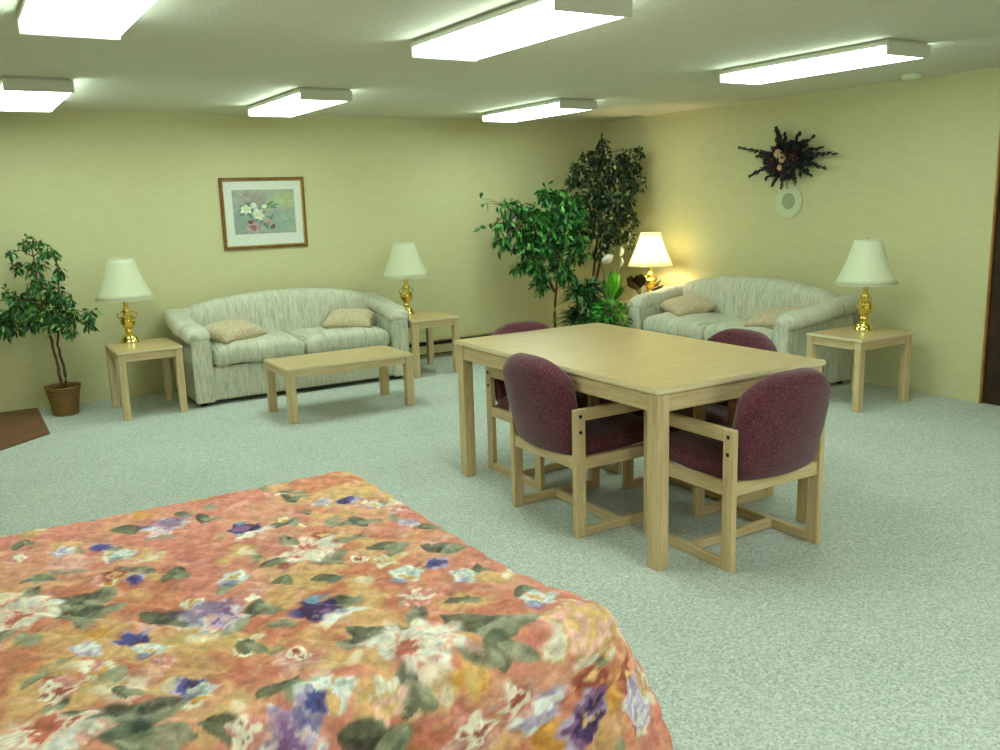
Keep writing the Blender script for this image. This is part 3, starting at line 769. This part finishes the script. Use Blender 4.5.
#MOTIFS_BEGIN
MOTIFS = [
    ('peony', 0.738, 2.212, 0.085), ('peony', 0.738, 1.588, 0.095), ('peony', 0.042, 2.236, 0.08), ('cream', 1.05, 1.48, 0.09),
    ('peony', 0.042, 1.654, 0.085), ('pink', 0.84, 1.78, 0.06), ('cream', 1.23, 1.36, 0.06), ('purple_peony', 0.444, 2.638, 0.075),
    ('purple_peony', 0.414, 1.96, 0.08), ('purple_peony', 0.42, 1.462, 0.07), ('dark', 0.624, 1.852, 0.07), ('dark', 0.63, 2.482, 0.055),
    ('purple', 1.032, 1.264, 0.06), ('lilac', 0.924, 1.33, 0.06), ('lilac', 1.578, 1.69, 0.05), ('blue', 0.972, 2.518, 0.035),
    ('white', 1.026, 2.44, 0.032), ('lilac', 0.894, 2.554, 0.035), ('blue', 0.966, 1.918, 0.035), ('white', 0.99, 1.822, 0.035),
    ('white', 0.876, 1.912, 0.045), ('lilac', 1.032, 2.236, 0.035), ('blue', 0.264, 2.566, 0.04), ('white', 0.3, 2.47, 0.04),
    ('lilac', 0.162, 2.602, 0.035), ('blue', 0.294, 1.678, 0.04), ('white', 0.306, 1.654, 0.03), ('blue', 0.24, 1.954, 0.04),
    ('white', 0.27, 1.882, 0.04), ('lilac', 0.15, 1.954, 0.04), ('blue', 0.3, 2.29, 0.03), ('white', 0.51, 2.134, 0.045),
    ('white', 1.026, 1.606, 0.045), ('blue', 1.164, 1.696, 0.03), ('white', 0.504, 1.522, 0.06), ('blue', 0.48, 1.516, 0.035),
    ('purple', 1.302, 1.504, 0.045), ('lilac', 1.182, 1.342, 0.045), ('lilac', 1.242, 1.312, 0.04), ('purple', 1.05, 1.312, 0.04),
    ('blue', 1.152, 2.722, 0.02), ('dleaf', 0.138, 2.23, 0.07), ('leaf', 0.186, 2.152, 0.05), ('leaf', 0.882, 1.588, 0.07),
    ('leaf', 0.876, 1.504, 0.05), ('leaf', 1.02, 2.008, 0.06), ('dleaf', 0.672, 1.672, 0.055), ('leaf', 0.93, 2.326, 0.04),
    ('leaf', 0.744, 2.458, 0.045), ('dleaf', 0.132, 1.648, 0.09), ('leaf', 0.168, 1.576, 0.08), ('leaf', 0.576, 1.414, 0.07),
    ('leaf', 0.684, 1.87, 0.04), ('leaf', 0.828, 2.668, 0.04), ('leaf', 0.51, 1.948, 0.04), ('leaf', 0.384, 2.266, 0.04),
    ('leaf', 0.672, 1.48, 0.045), ('leaf', 0.696, 2.008, 0.04), ('leaf', 0.432, 1.774, 0.035), ('leaf', 0.906, 2.11, 0.04),
    ('leaf', 0.504, 2.722, 0.03), ('leaf', 0.906, 1.708, 0.03), ('leaf', 1.026, 1.666, 0.03), ('leaf', 0.072, 2.728, 0.03),
    ('leaf', 0.18, 1.738, 0.03), ('leaf', 0.558, 2.638, 0.04), ('leaf', 0.432, 1.576, 0.04), ('leaf', 1.038, 1.834, 0.03),
    ('leaf', 1.062, 2.182, 0.03), ('leaf', 1.302, 1.684, 0.03), ('leaf', 1.05, 1.42, 0.03), ('leaf', 0.6, 2.062, 0.03),
    ('leaf', 0.072, 2.422, 0.025), ('gold', 0.81, 1.48, 0.07), ('gold', 1.542, 2.014, 0.05), ('ochre', 0.348, 2.416, 0.07),
    ('ochre', 0.564, 2.296, 0.06), ('ochre', 0.36, 1.864, 0.06), ('ochre', 0.588, 1.606, 0.06), ('ochre', 0.762, 1.936, 0.05),
    ('ochre', 0.45, 1.798, 0.06), ('ochre', 0.09, 1.888, 0.05), ('ochre', 1.116, 2.428, 0.04), ('ochre', 1.05, 1.768, 0.05),
    ('ochre', 1.194, 1.684, 0.05), ('ochre', 0.246, 1.708, 0.05), ('ochre', 0.618, 2.2, 0.04), ('ochre', 0.144, 1.768, 0.05),
    ('ochre', 0.336, 1.546, 0.06), ('ochre', 0.618, 1.774, 0.04), ('ochre', 0.906, 2.02, 0.04), ('ochre', 0.774, 2.41, 0.04),
    ('ochre', 0.324, 2.878, 0.05), ('ochre', 0.732, 1.432, 0.05), ('ochre', 0.6, 1.456, 0.05), ('ochre', 0.594, 2.848, 0.03),
    ('ochre', 0.108, 2.83, 0.05), ('pink', 0.078, 1.81, 0.05), ('pink', 0.51, 1.666, 0.05), ('pink', 0.816, 2.074, 0.035),
    ('pink', 0.882, 1.384, 0.05), ('pink', 0.792, 1.342, 0.05), ('cream', 0.624, 1.474, 0.045), ('cream', 1.512, 1.516, 0.06),
    ('pink', 0.36, 1.492, 0.04),
]
#MOTIFS_END
make_bedspread()
bd = empty('bed', (0, 0, 0), 'double bed hidden under the orange floral bedspread', 'bed')
MB().rbox((BX1 - BX0 - .06, BY1 - BY0 - .06, .24), .05, 8, None, Matrix.Translation(((BX0 + BX1) / 2 - .005, (BY0 + BY1) / 2, .405))).build('mattress', M['mattress'], bd)
MB().box(BX0 + .02, BX1 - .05, BY0 + .05, BY1 - .05, .09, .285, bev=.02, seg=3).build('box_spring', M['mattress'], bd)
for x in (BX0 + .08, BX1 - .12):
    for y in (BY0 + .1, BY1 - .1): MB().box(x - .02, x + .02, y - .02, y + .02, 0, .09, bev=.003).build('leg', M['black_plug'], bd)
hb = MB(); hb.box(BX0 - .06, BX0 - .015, BY0 + .02, BY1 - .02, .0, 1.0, bev=.01, seg=2); hb.build('headboard', M['oak_y'], bd)

# ================================================================== framed picture
def make_picture():
    x0, x1, z0, z1 = 1.943, 2.655, 1.112, 1.694; y = YB
    t = empty('framed_picture', ((x0 + x1) / 2, y, z0), 'wood-framed print of white and pink flowers on the back wall', 'picture')
    W, Hh = (x1 - x0), (z1 - z0); fw = .030
    f = MB(); g = MB()
    def ring(mb, a, b, ya, yb):      # mitred ring between inset a and inset b
        for (p, q) in (((-W / 2 + a, a), (W / 2 - a, a)), ((W / 2 - a, a), (W / 2 - a, Hh - a)), ((W / 2 - a, Hh - a), (-W / 2 + a, Hh - a)), ((-W / 2 + a, Hh - a), (-W / 2 + a, a))):
            k = b - a
            def inn(pt): return (pt[0] + (k if pt[0] < 0 else -k), pt[1] + (k if pt[1] < Hh / 2 else -k))
            pi, qi = inn(p), inn(q)
            vs = [(p[0], 0, p[1]), (q[0], 0, q[1]), (qi[0], 0, qi[1]), (pi[0], 0, pi[1]),
                  (p[0], ya, p[1]), (q[0], ya, q[1]), (qi[0], yb, qi[1]), (pi[0], yb, pi[1])]
            mb.add(vs, [[0, 1, 2, 3], [4, 7, 6, 5], [0, 4, 5, 1], [1, 5, 6, 2], [2, 6, 7, 3], [3, 7, 4, 0]])
    ring(f, 0, fw * .72, -.018, -.026); ring(g, fw * .72, fw, -.022, -.014)
    f.build('frame', M['frame'], t); g.build('inner_slip', M['frame_gold'], t)
    MB().box(-W / 2 + fw, W / 2 - fw, -.008, -.002, fw, Hh - fw, bev=0).build('mat_board', M['mat'], t)
    px0, px1, pz0, pz1 = -W / 2 + .098, W / 2 - .092, .122, Hh - .10
    n, mm = 150, 120
    uu, vv = np.meshgrid(np.linspace(0, 1, n), np.linspace(0, 1, mm), indexing='ij'); u = uu.ravel(); v = vv.ravel() * .8
    P = Paint(u, v, .015, 9); a = vnoise(u, v, 3.5, 8); b = vnoise(u, v, 9, 18)
    P.c[:] = C3(166, 164, 154); P.over(C3(150, 156, 158), sstep(.4, .65, a)); P.over(C3(176, 182, 146), sstep(.45, .65, b) * .7)
    P.blob(.8, .6, .28, .22, 0, C3(180, 192, 130), .7); P.blob(.35, .68, .2, .12, 0, C3(160, 140, 120), .6); P.blob(.15, .2, .3, .3, 0, C3(124, 150, 146), .6); P.blob(.8, .2, .35, .25, 0, C3(140, 170, 150), .6)
    rn = random.Random(3)
    for k in range(26): P.leaf(rn.uniform(.12, .68), rn.uniform(.08, .55), .07, .025, rn.uniform(0, 6), C3(70, 106, 84), C3(110, 146, 116))
    for (x, z, r, c) in ((.20, .44, .105, 0), (.40, .36, .12, 0), (.50, .50, .05, 0), (.33, .52, .06, 0), (.30, .12, .13, 1), (.53, .22, .08, 1), (.26, .22, .05, 2), (.62, .12, .05, 2)):
        cs = ([C3(226, 230, 206), C3(240, 240, 220), C3(206, 214, 160)], [C3(184, 140, 140), C3(206, 166, 160), C3(150, 100, 108)], [C3(116, 50, 62), C3(140, 70, 80)])[c]
        P.bloom(x, z, r, cs, 6, int(x * 99))
    vs = [(px0 + (px1 - px0) * p, -.0095, pz0 + (pz1 - pz0) * q / .8) for p, q in zip(u, v)]
    fs = [[i * mm + j, i * mm + j + 1, (i + 1) * mm + j + 1, (i + 1) * mm + j] for i in range(n - 1) for j in range(mm - 1)]
    mb_ = MB().add(vs, fs); o = mb_.build('print', M['print'], t); paint_set(len(vs), o.data, P.c)
make_picture()

# ================================================================== foliage
def leaf_quad(mb, tints, base, d, side, L, W, tint, droop=.25, folds=2):
    """a pointed leaf with a folded midrib: base point, direction, side vector"""
    d = d.normalized(); side = (side - d * side.dot(d)).normalized(); nrm = side.cross(d)
    prof = ((0, .02), (.22, .62), (.5, 1.0), (.78, .62), (1, 0)) if folds == 3 else ((0, .1), (.5, 1), (1, 0))
    vs = []; idx = []
    for (t, w_) in prof:
        c = base + d * (L * t) + Vector((0, 0, -droop * L * t * t))
        hw = W * .5 * w_
        if w_ == 0: idx.append([len(vs)]); vs.append(c)
        else:
            idx.append([len(vs), len(vs) + 1, len(vs) + 2]); vs += [c - side * hw + nrm * hw * .35, c, c + side * hw + nrm * hw * .35]
    fs = []
    for a, b in zip(idx[:-1], idx[1:]):
        if len(b) == 3: fs += [[a[0], a[1], b[1], b[0]], [a[1], a[2], b[2], b[1]]]
        else: fs += [[a[0], a[1], b[0]], [a[1], a[2], b[0]]]
    mb.add(vs, fs, True); tints += [tint] * len(vs)
def finish_leaves(mb, tints, name, mat, parent):
    me = bpy.data.meshes.new(name); me.from_pydata([tuple(v) for v in mb.v], [], mb.f); me.update()
    me.polygons.foreach_set('use_smooth', mb.sm)
    at = me.attributes.new('tint', 'FLOAT', 'POINT'); at.data.foreach_set('value', np.array(tints, dtype=np.float32))
    me.materials.append(mat); o = bpy.data.objects.new(name, me); COL.objects.link(o); o.parent = parent
    return o
def rdir(rn):
    while True:
        v = Vector((rn.uniform(-1, 1), rn.uniform(-1, 1), rn.uniform(-1, 1)))
        if .1 < v.length < 1: return v.normalized()
def inroom(p): return p.x < XR - .01 and p.y < YB - .01 and p.x > XL
def tree(name, label, base, stems, clusters, mat, L, W, density, seed, pot, down=.55, trunk_r=.013, extra=(), fat=1.0):
    """stems: list of point lists (world); clusters: (x, y, z, r) leafy balls reached by twigs"""
    rn = random.Random(seed); B = Vector(base)
    t = empty(name, base, label, 'plant')
    tk = MB(); pts_all = []
    for st in stems:
        P = [Vector(p) - B for p in st]; Q = []
        for a, b in zip(P[:-1], P[1:]):
            for k in range(5): Q.append(a.lerp(b, k / 5) + Vector((rn.uniform(-1, 1), rn.uniform(-1, 1), 0)) * .004)
        Q.append(P[-1]); n = len(Q)
        tk.tube(Q, [trunk_r * (1 - .65 * i / (n - 1)) for i in range(n)], 8); pts_all += Q[n // 4:]
    mb = MB(); ti = []
    for (x, y, z, r) in clusters:
        r *= fat
        c = Vector((x, y, z)) - B
        near = min(pts_all, key=lambda p: (p - c).length + .6 * max(0, p.z - c.z))
        mid = near.lerp(c, .55) + Vector((0, 0, .03))
        tk.tube([near, mid, c], [.005, .0035, .002], 5)
        nt = max(6, int(r * 120)); nl = int(density * (r / .1) ** 1.9); tips = []
        for k in range(nt):
            q = c + rdir(rn) * r * rn.uniform(.35, .95)
            if inroom(q + B): tk.tube([c, c.lerp(q, .6) + Vector((0, 0, .012)), q], [.0022, .0018, .001], 4); tips.append(q)
        tips = tips or [c]
        for k in range(nl):
            q = rn.choice(tips); p = c.lerp(q, rn.uniform(.25, 1.05)) + rdir(rn) * r * .22
            d = (p - c).normalized() * .6 + rdir(rn) * .7 + Vector((0, 0, -down))
            e = p + d.normalized() * L
            if not (inroom(p + B) and inroom(e + B) and (e + B).z < H - .01): continue
            dep = rn.random()
            leaf_quad(mb, ti, p, d, rdir(rn), L * rn.uniform(.7, 1.15), W * rn.uniform(.75, 1.15), min(1, dep ** 1.1))
    for (x, y, z) in extra:
        c_ = min((Vector(q[:3]) - B for q in clusters), key=lambda q: (q - (Vector((x, y, z)) - B)).length)
        tk.tube([c_, c_.lerp(Vector((x, y, z)) - B, .6) + Vector((0, 0, .02)), Vector((x, y, z)) - B], [.002, .0015, .001], 4)
        leaf_quad(mb, ti, Vector((x, y, z)) - B, rdir(rn) + Vector((-.4, 0, 0)), rdir(rn), L * 1.2, W * 1.2, .5)
    tk.build('trunk', M['bark'], t); finish_leaves(mb, ti, 'foliage', mat, t)
    r0, r1, hp = pot
    if r0:
        MB().lathe([(r0, 0), (r0 * 1.04, .01), ((r0 + r1) / 2, hp * .5), (r1, hp - .02), (r1 * 1.05, hp - .012), (r1 * 1.05, hp), (r1 * .95, hp), (r1 * .93, hp - .03)], 26, cap=False).build('pot', M['wicker'], t)
        MB().lathe([(.004, hp - .022), (r1 * .5, hp - .024), (r1 * .95, hp - .03)], 20, cap=False).build('soil', M['soil'], t)
        MB().lathe([(.001, .004), (r0, .004)], 20, cap=False).build('pot_bottom', M['wicker'], t)
    return t
LC = [(.50, 7.2, .80, .11), (.62, 7.1, .70, .10), (.34, 7.2, .76, .1), (0.48, 7.27, 1.25, .05), (0.56, 7.25, 1.24, .055), (0.64, 7.19, 1.18, .06), (0.68, 7.13, 1.07, .07), (0.43, 7.25, 1.08, .06), (0.54, 7.22, 1.07, .09), (0.39, 7.28, 1.19, .04),
      (0.58, 7.16, .92, .11), (0.68, 7.09, .86, .09), (0.4, 7.22, .83, .11), (0.3, 7.24, .68, .1), (0.46, 7.14, .72, .11), (0.58, 7.1, .76, .11), (0.72, 7.03, .75, .09), (0.82, 6.96, .74, .06),
      (0.68, 7.03, .66, .08), (0.35, 7.25, .87, .07), (0.22, 7.28, .72, .11), (0.8, 6.97, .67, .055), (0.16, 7.3, .83, .09), (.50, 7.16, .98, .07), (.6, 7.2, 1.16, .05)]
tree('potted_ficus', 'small bushy green ficus in a wicker pot against the wall at far left', (.60, 7.15, 0),
     [[(.60, 7.15, .12), (.585, 7.15, .35), (.56, 7.16, .60), (.53, 7.18, .9), (.52, 7.22, 1.22)], [(.615, 7.15, .12), (.625, 7.14, .32), (.60, 7.13, .52), (.64, 7.1, .8), (.66, 7.12, 1.1)]],
     LC, M['leaf_ficus'], .050, .026, 62, 1, (.085, .118, .215), fat=1.16)
BC = [(5.02, 6.72, 1.32, .10), (4.98, 6.72, .95, .10), (4.88, 6.70, .74, .09), (4.72, 6.82, 1.18, .14), (4.56, 6.93, 1.3, .11), (4.42, 7.04, 1.38, .08), (4.54, 6.97, 1.4, .1), (4.73, 6.88, 1.47, .1), (4.84, 6.81, 1.5, .09), (4.37, 7.03, 1.24, .09), (4.48, 6.95, 1.18, .13), (4.34, 7.02, 1.09, .09), (4.52, 6.91, 1.06, .15),
      (4.68, 6.86, 1.29, .15), (4.85, 6.77, 1.33, .16), (4.82, 6.74, 1.15, .15), (4.64, 6.82, 1.03, .15), (4.43, 6.91, .85, .07), (4.54, 6.86, .92, .12), (4.61, 6.78, .79, .11), (4.6, 6.77, .67, .08),
      (4.77, 6.72, .91, .13), (4.78, 6.68, .79, .1), (4.92, 6.66, 1.04, .13), (4.94, 6.68, 1.22, .11), (4.92, 6.75, 1.43, .11)]
tree('ficus_tree', 'tall bright green leafy ficus leaning left, in front of the room corner', (4.76, 6.80, 0),
     [[(4.76, 6.80, .1), (4.75, 6.79, .4), (4.78, 6.78, .75), (4.76, 6.78, 1.1), (4.80, 6.8, 1.4)], [(4.75, 6.78, .6), (4.62, 6.85, .9), (4.5, 6.93, 1.2)]],
     BC, M['leaf_bright'], .078, .032, 62, 2, (.11, .15, .24), trunk_r=.016, fat=1.12,
     extra=[(4.17, 7.05, 1.42), (4.14, 7.05, 1.47), (4.20, 7.04, 1.44), (4.18, 7.03, 1.20), (4.14, 7.04, 1.21), (4.22, 7.0, 1.19)])
DC = [(5.30, 6.92, 1.50, .13), (5.42, 6.92, 1.72, .14), (5.15, 6.93, 1.42, .10), (5.34, 6.86, .93, .09), (5.56, 6.80, 1.70, .12), (5.20, 6.86, 1.12, .1), (5.45, 6.96, 2.0, .04), (5.44, 6.94, 1.92, .07), (5.32, 6.99, 1.82, .1), (5.21, 7.04, 1.71, .09), (5.69, 6.72, 1.86, .07), (5.61, 6.82, 1.81, .1), (5.49, 6.86, 1.67, .17), (5.35, 6.93, 1.62, .15),
      (5.62, 6.74, 1.55, .14), (5.52, 6.78, 1.4, .17), (5.37, 6.88, 1.43, .17), (5.25, 6.91, 1.27, .13), (5.43, 6.79, 1.2, .17), (5.58, 6.72, 1.25, .12), (5.53, 6.70, 1.07, .10), (5.37, 6.78, 1.03, .11),
      (5.18, 7.03, 1.61, .1), (5.68, 6.74, 1.74, .09), (5.44, 6.95, 1.80, .12)]
tree('ficus_tree', 'tallest dark variegated ficus tree in the room corner reaching near the ceiling', (5.30, 6.98, 0),
     [[(5.30, 6.98, .1), (5.31, 6.95, .6), (5.35, 6.90, 1.1), (5.40, 6.90, 1.6), (5.45, 6.95, 2.0)], [(5.32, 6.96, .5), (5.40, 6.88, .95), (5.52, 6.80, 1.5)]],
     DC, M['leaf_dark'], .056, .028, 110, 3, (.11, .15, .24), trunk_r=.017, fat=1.08)

def frond_plant(name, label, base, mat, n, L, W, z0, rise, seed, pot=None, cat='plant', kind='grass', avoid=None, stem=True):
    rn = random.Random(seed); B = Vector(base); t = empty(name, base, label, cat); mb = MB(); ti = []; sm_ = MB()
    if kind == 'grass':                      # crowns of long narrow arching leaves on short canes
        for (cx, cy, cz) in z0:
            if stem: sm_.tube([(0, 0, .05), (cx * .5, cy * .5, cz * .55), (cx, cy, cz)], [.012, .009, .006], 7)
            for k in range(n):
                a = rn.uniform(0, 6.28); el = rn.uniform(.1, 1.3)
                d = Vector((math.cos(a) * math.cos(el), math.sin(a) * math.cos(el), math.sin(el)))
                p = Vector((cx, cy, cz + rn.uniform(-.04, .04))); l = L * rn.uniform(.7, 1.1)
                e = p + d * l + B
                if e.x > XR - .02 or e.y > YB - .02: continue
                if avoid and avoid(e): continue
                leaf_quad(mb, ti, p, d, Vector((-math.sin(a), math.cos(a), 0)), l, W, rn.random(), droop=.55)
    elif kind == 'broad':
        for k in range(n):
            a = z0[k % len(z0)][0] + rn.uniform(-.25, .25); el = z0[k % len(z0)][1]; l = L * z0[k % len(z0)][2]
            d = Vector((math.cos(a) * math.cos(el), math.sin(a) * math.cos(el), math.sin(el)))
            p0 = Vector((0, 0, rise)); p = p0 + d * .10
            sm_.tube([p0, p0.lerp(p, .5), p], [.004, .003, .003], 6)
            leaf_quad(mb, ti, p, d, Vector((-math.sin(a), math.cos(a), 0)), l, W, .3 + .7 * rn.random(), droop=.12, folds=3)
    elif kind == 'bushy':
        for k in range(n):
            q = rdir(rn); p = Vector((q.x * z0[0], q.y * z0[1], rise + q.z * z0[2])) * 1.0
            e = p + B
            if avoid and avoid(e): continue
            d = q * .8 + rdir(rn) * .6
            if avoid and avoid(e + d.normalized() * L * 1.15): continue
            if k % 4 == 0: sm_.tube([(0, 0, rise * .6), (p.x * .4, p.y * .4, rise * .9 + p.z * .1), tuple(p)], [.004, .003, .002], 5)
            leaf_quad(mb, ti, p, d, rdir(rn), L * rn.uniform(.7, 1.15), W, rn.random(), droop=.3)
    if sm_.v: sm_.build('stem', M['stem'], t)
    finish_leaves(mb, ti, 'foliage', mat, t)
    if pot:
        r0, r1, hp = pot
        MB().lathe([(.002, 0), (r0, 0), (r0, .008), (r1, hp - .03), (r1 * 1.08, hp - .028), (r1 * 1.08, hp), (r1 * .95, hp), (r1 * .92, hp - .02), (.002, hp - .022)], 26, cap=False).build('pot', M['terracotta'], t)
    return t
sofaR = lambda e: (e.x > 4.99 and e.y < 6.09) or (e.x > 5.08 and 6.02 < e.y < 6.62 and e.z < .56)
frond_plant('palm_plant', 'dark narrow-leaved palm plant low behind the dining table, below the tall trees', (4.80, 6.46, 0), M['leaf_palm'], 105, .25, .027,
            [(-.03, 0, .60), (.14, .02, .62), (-.04, .04, .38), (.12, -.08, .40), (.20, .06, .46), (.05, -.04, .50)], 0, 11, (.09, .12, .2), avoid=sofaR)
frond_plant('bushy_houseplant', 'bright green bushy houseplant in front of the corner end table', (4.96, 6.22, 0), M['leaf_lily'], 620, .065, .036,
            (.17, .22, .15), .38, 12, (.09, .12, .22), kind='bushy', avoid=sofaR)
lily = frond_plant('peace_lily', 'peace lily with broad upright bright leaves and white blooms behind the corner end table', (5.36, 6.76, 0), M['leaf_lily'], 13, .37, .075,
            [(-1.9, 1.2, 1.0), (-1.7, 1.35, 1.0), (-1.2, 1.25, .95), (-2.3, 1.15, .85), (2.9, .9, .8), (-1.5, 1.0, .7), (-.6, 1.2, .8)], .36, 13, (.09, .12, .24), kind='broad')
def spathe(c, tilt, yaw, s=1.0):
    mb = MB(); n = 9; vs = []; fs = []; mm = 7
    for i in range(n):
        t = i / (n - 1); w_ = .052 * s * math.sin(PI * min(1, t * .92 + .05)) ** .8
        for j in range(mm):
            q = -1 + 2 * j / (mm - 1); vs.append((q * w_, .035 * s * (q * q) - .02 * s * math.sin(PI * t), t * .15 * s))
    for i in range(n - 1):
        for j in range(mm - 1): fs.append([i * mm + j, i * mm + j + 1, (i + 1) * mm + j + 1, (i + 1) * mm + j])
    mt = Matrix.Translation(Vector(c) - Vector(lily.location)) @ Euler((tilt[0], tilt[1], yaw)).to_matrix().to_4x4()
    mb.add(vs, fs, True, mt); o = mb.build('bloom', M['white_petal'], lily)
    so = o.modifiers.new('thickness', 'SOLIDIFY'); so.thickness = .002
    MB().tube([mt @ Vector((0, -.012, .02)), mt @ Vector((0, -.014, .075))], [.007, .004], 8).build('spadix', M['cream_petal'], lily)
    MB().tube([(0, 0, .34), ((c[0] - 5.36) * .4, (c[1] - 6.76) * .4, c[2] * .7), tuple(mt @ Vector((0, 0, 0)))], [.004, .0035, .003], 6).build('flower_stem', M['stem'], lily)
spathe((5.16, 6.60, .85), (R(10), R(58)), R(-30), .82); spathe((5.36, 6.56, .90), (R(5), R(25)), R(40), .6); spathe((5.40, 6.60, .80), (R(0), R(-5)), R(70), .6)
# dark leafy piece around the foot of the lit lamp
dk = frond_plant('leaf_arrangement', 'dark bronze leaf arrangement around the foot of the lit lamp', (5.49, 6.44, .49), M['leaf_brown'], 13, .20, .11,
            [(-2.7, .95, 1.0), (-2.4, 1.1, .9), (-2.9, .75, 1.0), (-.5, .7, .9), (-.75, .9, .8), (-.3, .5, .8), (2.9, 1.0, .8)], .03, 15, None, kind='broad')
MB().lathe([(.002, 0), (.03, 0), (.045, .012), (.05, .03), (.046, .032), (.04, .016), (.002, .012)], 24, cap=False).build('bowl', M['door'], dk)

# ================================================================== dried flower spray and doily on the right wall
def make_swag():
    B = Vector((XR, 5.03, 1.695)); t = empty('dried_flower_spray', B, 'dark dried flower spray with pointed spikes and cream blooms on the right wall', 'wall decoration')
    rn = random.Random(21); mb = MB(); ti = []
    # (dy, dz) tips as seen on the wall; +y is toward the room corner
    tips = [(.52, .13), (.10, .26), (.04, .21), (-.12, .20), (-.27, .17), (-.48, .03), (-.38, -.075), (.36, -.11), (-.10, -.17), (.12, -.19), (.02, -.21), (-.2, .10), (.26, .07), (-.3, -.04),
            (-.24, -.13), (.22, -.14), (.1, .17), (-.04, .14), (.33, .05), (-.17, .14), (.09, .24), (.2, -.02), (-.33, .08)]
    stems = MB()
    for k, (dy, dz) in enumerate(tips):
        tip = Vector((-.045 - .05 * rn.random(), dy, dz)); st = Vector((-.03, dy * .1, dz * .1)); n = int(22 + 80 * tip.length)
        stems.tube([st, st.lerp(tip, .5) + Vector((-.015, 0, .01)), tip], [.004, .003, .0015], 6)
        for i in range(n):
            f = .18 + .82 * i / n; p = st.lerp(tip, f) + Vector((-.015 * math.sin(PI * f), 0, .01 * math.sin(PI * f)))
            ax = (tip - st).normalized(); d = ax * .9 + rdir(rn) * .55; ll = .052 * (1.25 - .75 * f)
            if (p + d.normalized() * ll).x > -.004: d.x = -abs(d.x)
            leaf_quad(mb, ti, p, d, rdir(rn), ll, .021, rn.random() ** 1.3, folds=1, droop=0)
    for k in range(300):
        a = rn.uniform(0, 6.28); r = rn.random() ** .6; p = Vector((-.03 - .07 * rn.random() * (1 - r * .6), math.cos(a) * r * .23, math.sin(a) * r * .12))
        leaf_quad(mb, ti, p, Vector((-.35, math.cos(a), math.sin(a))) + rdir(rn) * .5, rdir(rn), .055, .02, rn.random() ** 1.3, droop=.05)
    stems.build('stem', M['bark'], t); finish_leaves(mb, ti, 'greenery', M['leaf_swag'], t)
    def flower(c, r, mat, seed):
        q = random.Random(seed); f = MB(); C_ = Vector(c); tt = []
        for ring, cnt, rr, lift in ((0, 8, 1.0, .15), (1, 7, .75, .5), (2, 5, .45, .9)):
            for k in range(cnt):
                a = 6.28 * k / cnt + q.random() * .4; d = Vector((-lift, math.cos(a), math.sin(a)))
                leaf_quad(f, tt, C_, d, Vector((0, -math.sin(a), math.cos(a))), r * rr, r * .75, .5, droop=0)
        f.build('bloom', mat, t)
    flower((-.10, .06, .055), .042, M['cream_petal'], 1); flower((-.10, .015, .02), .040, M['cream_petal'], 2); flower((-.10, .035, -.055), .030, M['cream_petal'], 3)
    for k, (y, z) in enumerate(((.12, -.03), (.16, .02), (.08, -.06), (-.05, -.01), (-.02, .06), (.0, -.09), (-.1, .03), (.1, .09))): flower((-.09, y, z), .036, M['wine_petal'], 10 + k)
    rb = MB()
    for (y0, y1, z1) in ((.02, .03, -.22), (-.02, -.05, -.20)):
        rb.tube([(-.05, y0, -.05), (-.03, (y0 + y1) / 2, -.14), (-.014, y1, z1)], .0035, 6)
    rb.build('ribbon', M['ribbon'], t)
make_swag()
def make_doily():
    t = empty('lace_doily', (XR - .004, 5.045, 1.375), 'round pale lace doily hanging on the right wall below the dried spray', 'doily')
    def disc(r, sc, x0, x1, n=96):
        vs = [(x1, 0, 0)]; fs = []
        for (x, k) in ((x1, 0), (x0, 1)):
            for i in range(n):
                a = 6.2832 * i / n; rr = r * (1 + sc * abs(math.sin(a * 12)))
                vs.append((x, rr * math.cos(a), rr * math.sin(a)))
        for i in range(n):
            j = (i + 1) % n; fs.append([0, 1 + i, 1 + j]); fs.append([1 + i, 1 + n + i, 1 + n + j, 1 + j])
        return MB().add(vs, fs)
    disc(.128, .05, 0, -.005).build('lace', M['doily'], t); disc(.064, .03, -.005, -.008).build('woven_centre', M['doily_in'], t)
make_doily()

# ================================================================== baseboard heater and floor mat
t = empty('baseboard_heater', (3.3, YB, 0), 'low beige baseboard heater along the back wall behind the middle end table', 'heater')
L_ = 1.25
MB().box(0, L_, -.015, 0, .015, .175, bev=.002).build('back_plate', M['heater'], t)
MB().box(0, L_, -.062, -.050, .045, .125, bev=.004, seg=2).build('front_panel', M['heater'], t)
MB().box(0, L_, -.062, -.002, .165, .178, bev=.003).build('top_lip', M['heater'], t)
MB().box(.02, L_ - .02, -.046, -.017, .035, .150, bev=0).build('fin_stack', M['dark_slot'], t)
for x in (0, L_ - .02): MB().box(x - .004, x + .024, -.066, 0, .0, .18, bev=.003).build('end_cover', M['heater'], t)
mt = MB(); hx = [(XL + .02, YB - .02), (.438, YB - .02), (.438, 6.56), (XL + .02, 6.56 - (0.438 - XL - .02) * .9)]
b = bmesh.new(); vv = [b.verts.new((x, y, 0.0)) for x, y in hx]; f = b.faces.new(vv)
r = bmesh.ops.extrude_face_region(b, geom=[f]); [setattr(v, 'co', v.co + Vector((0, 0, .014))) for v in r['geom'] if isinstance(v, bmesh.types.BMVert)]
bmesh.ops.bevel(b, geom=[e for e in b.edges if all(v.co.z > .01 for v in e.verts)], offset=.005, segments=2, affect='EDGES')
tag(mt.bm(b).build('floor_mat', M['mat_brown']), 'reddish brown floor mat on the carpet at the far left', 'mat')
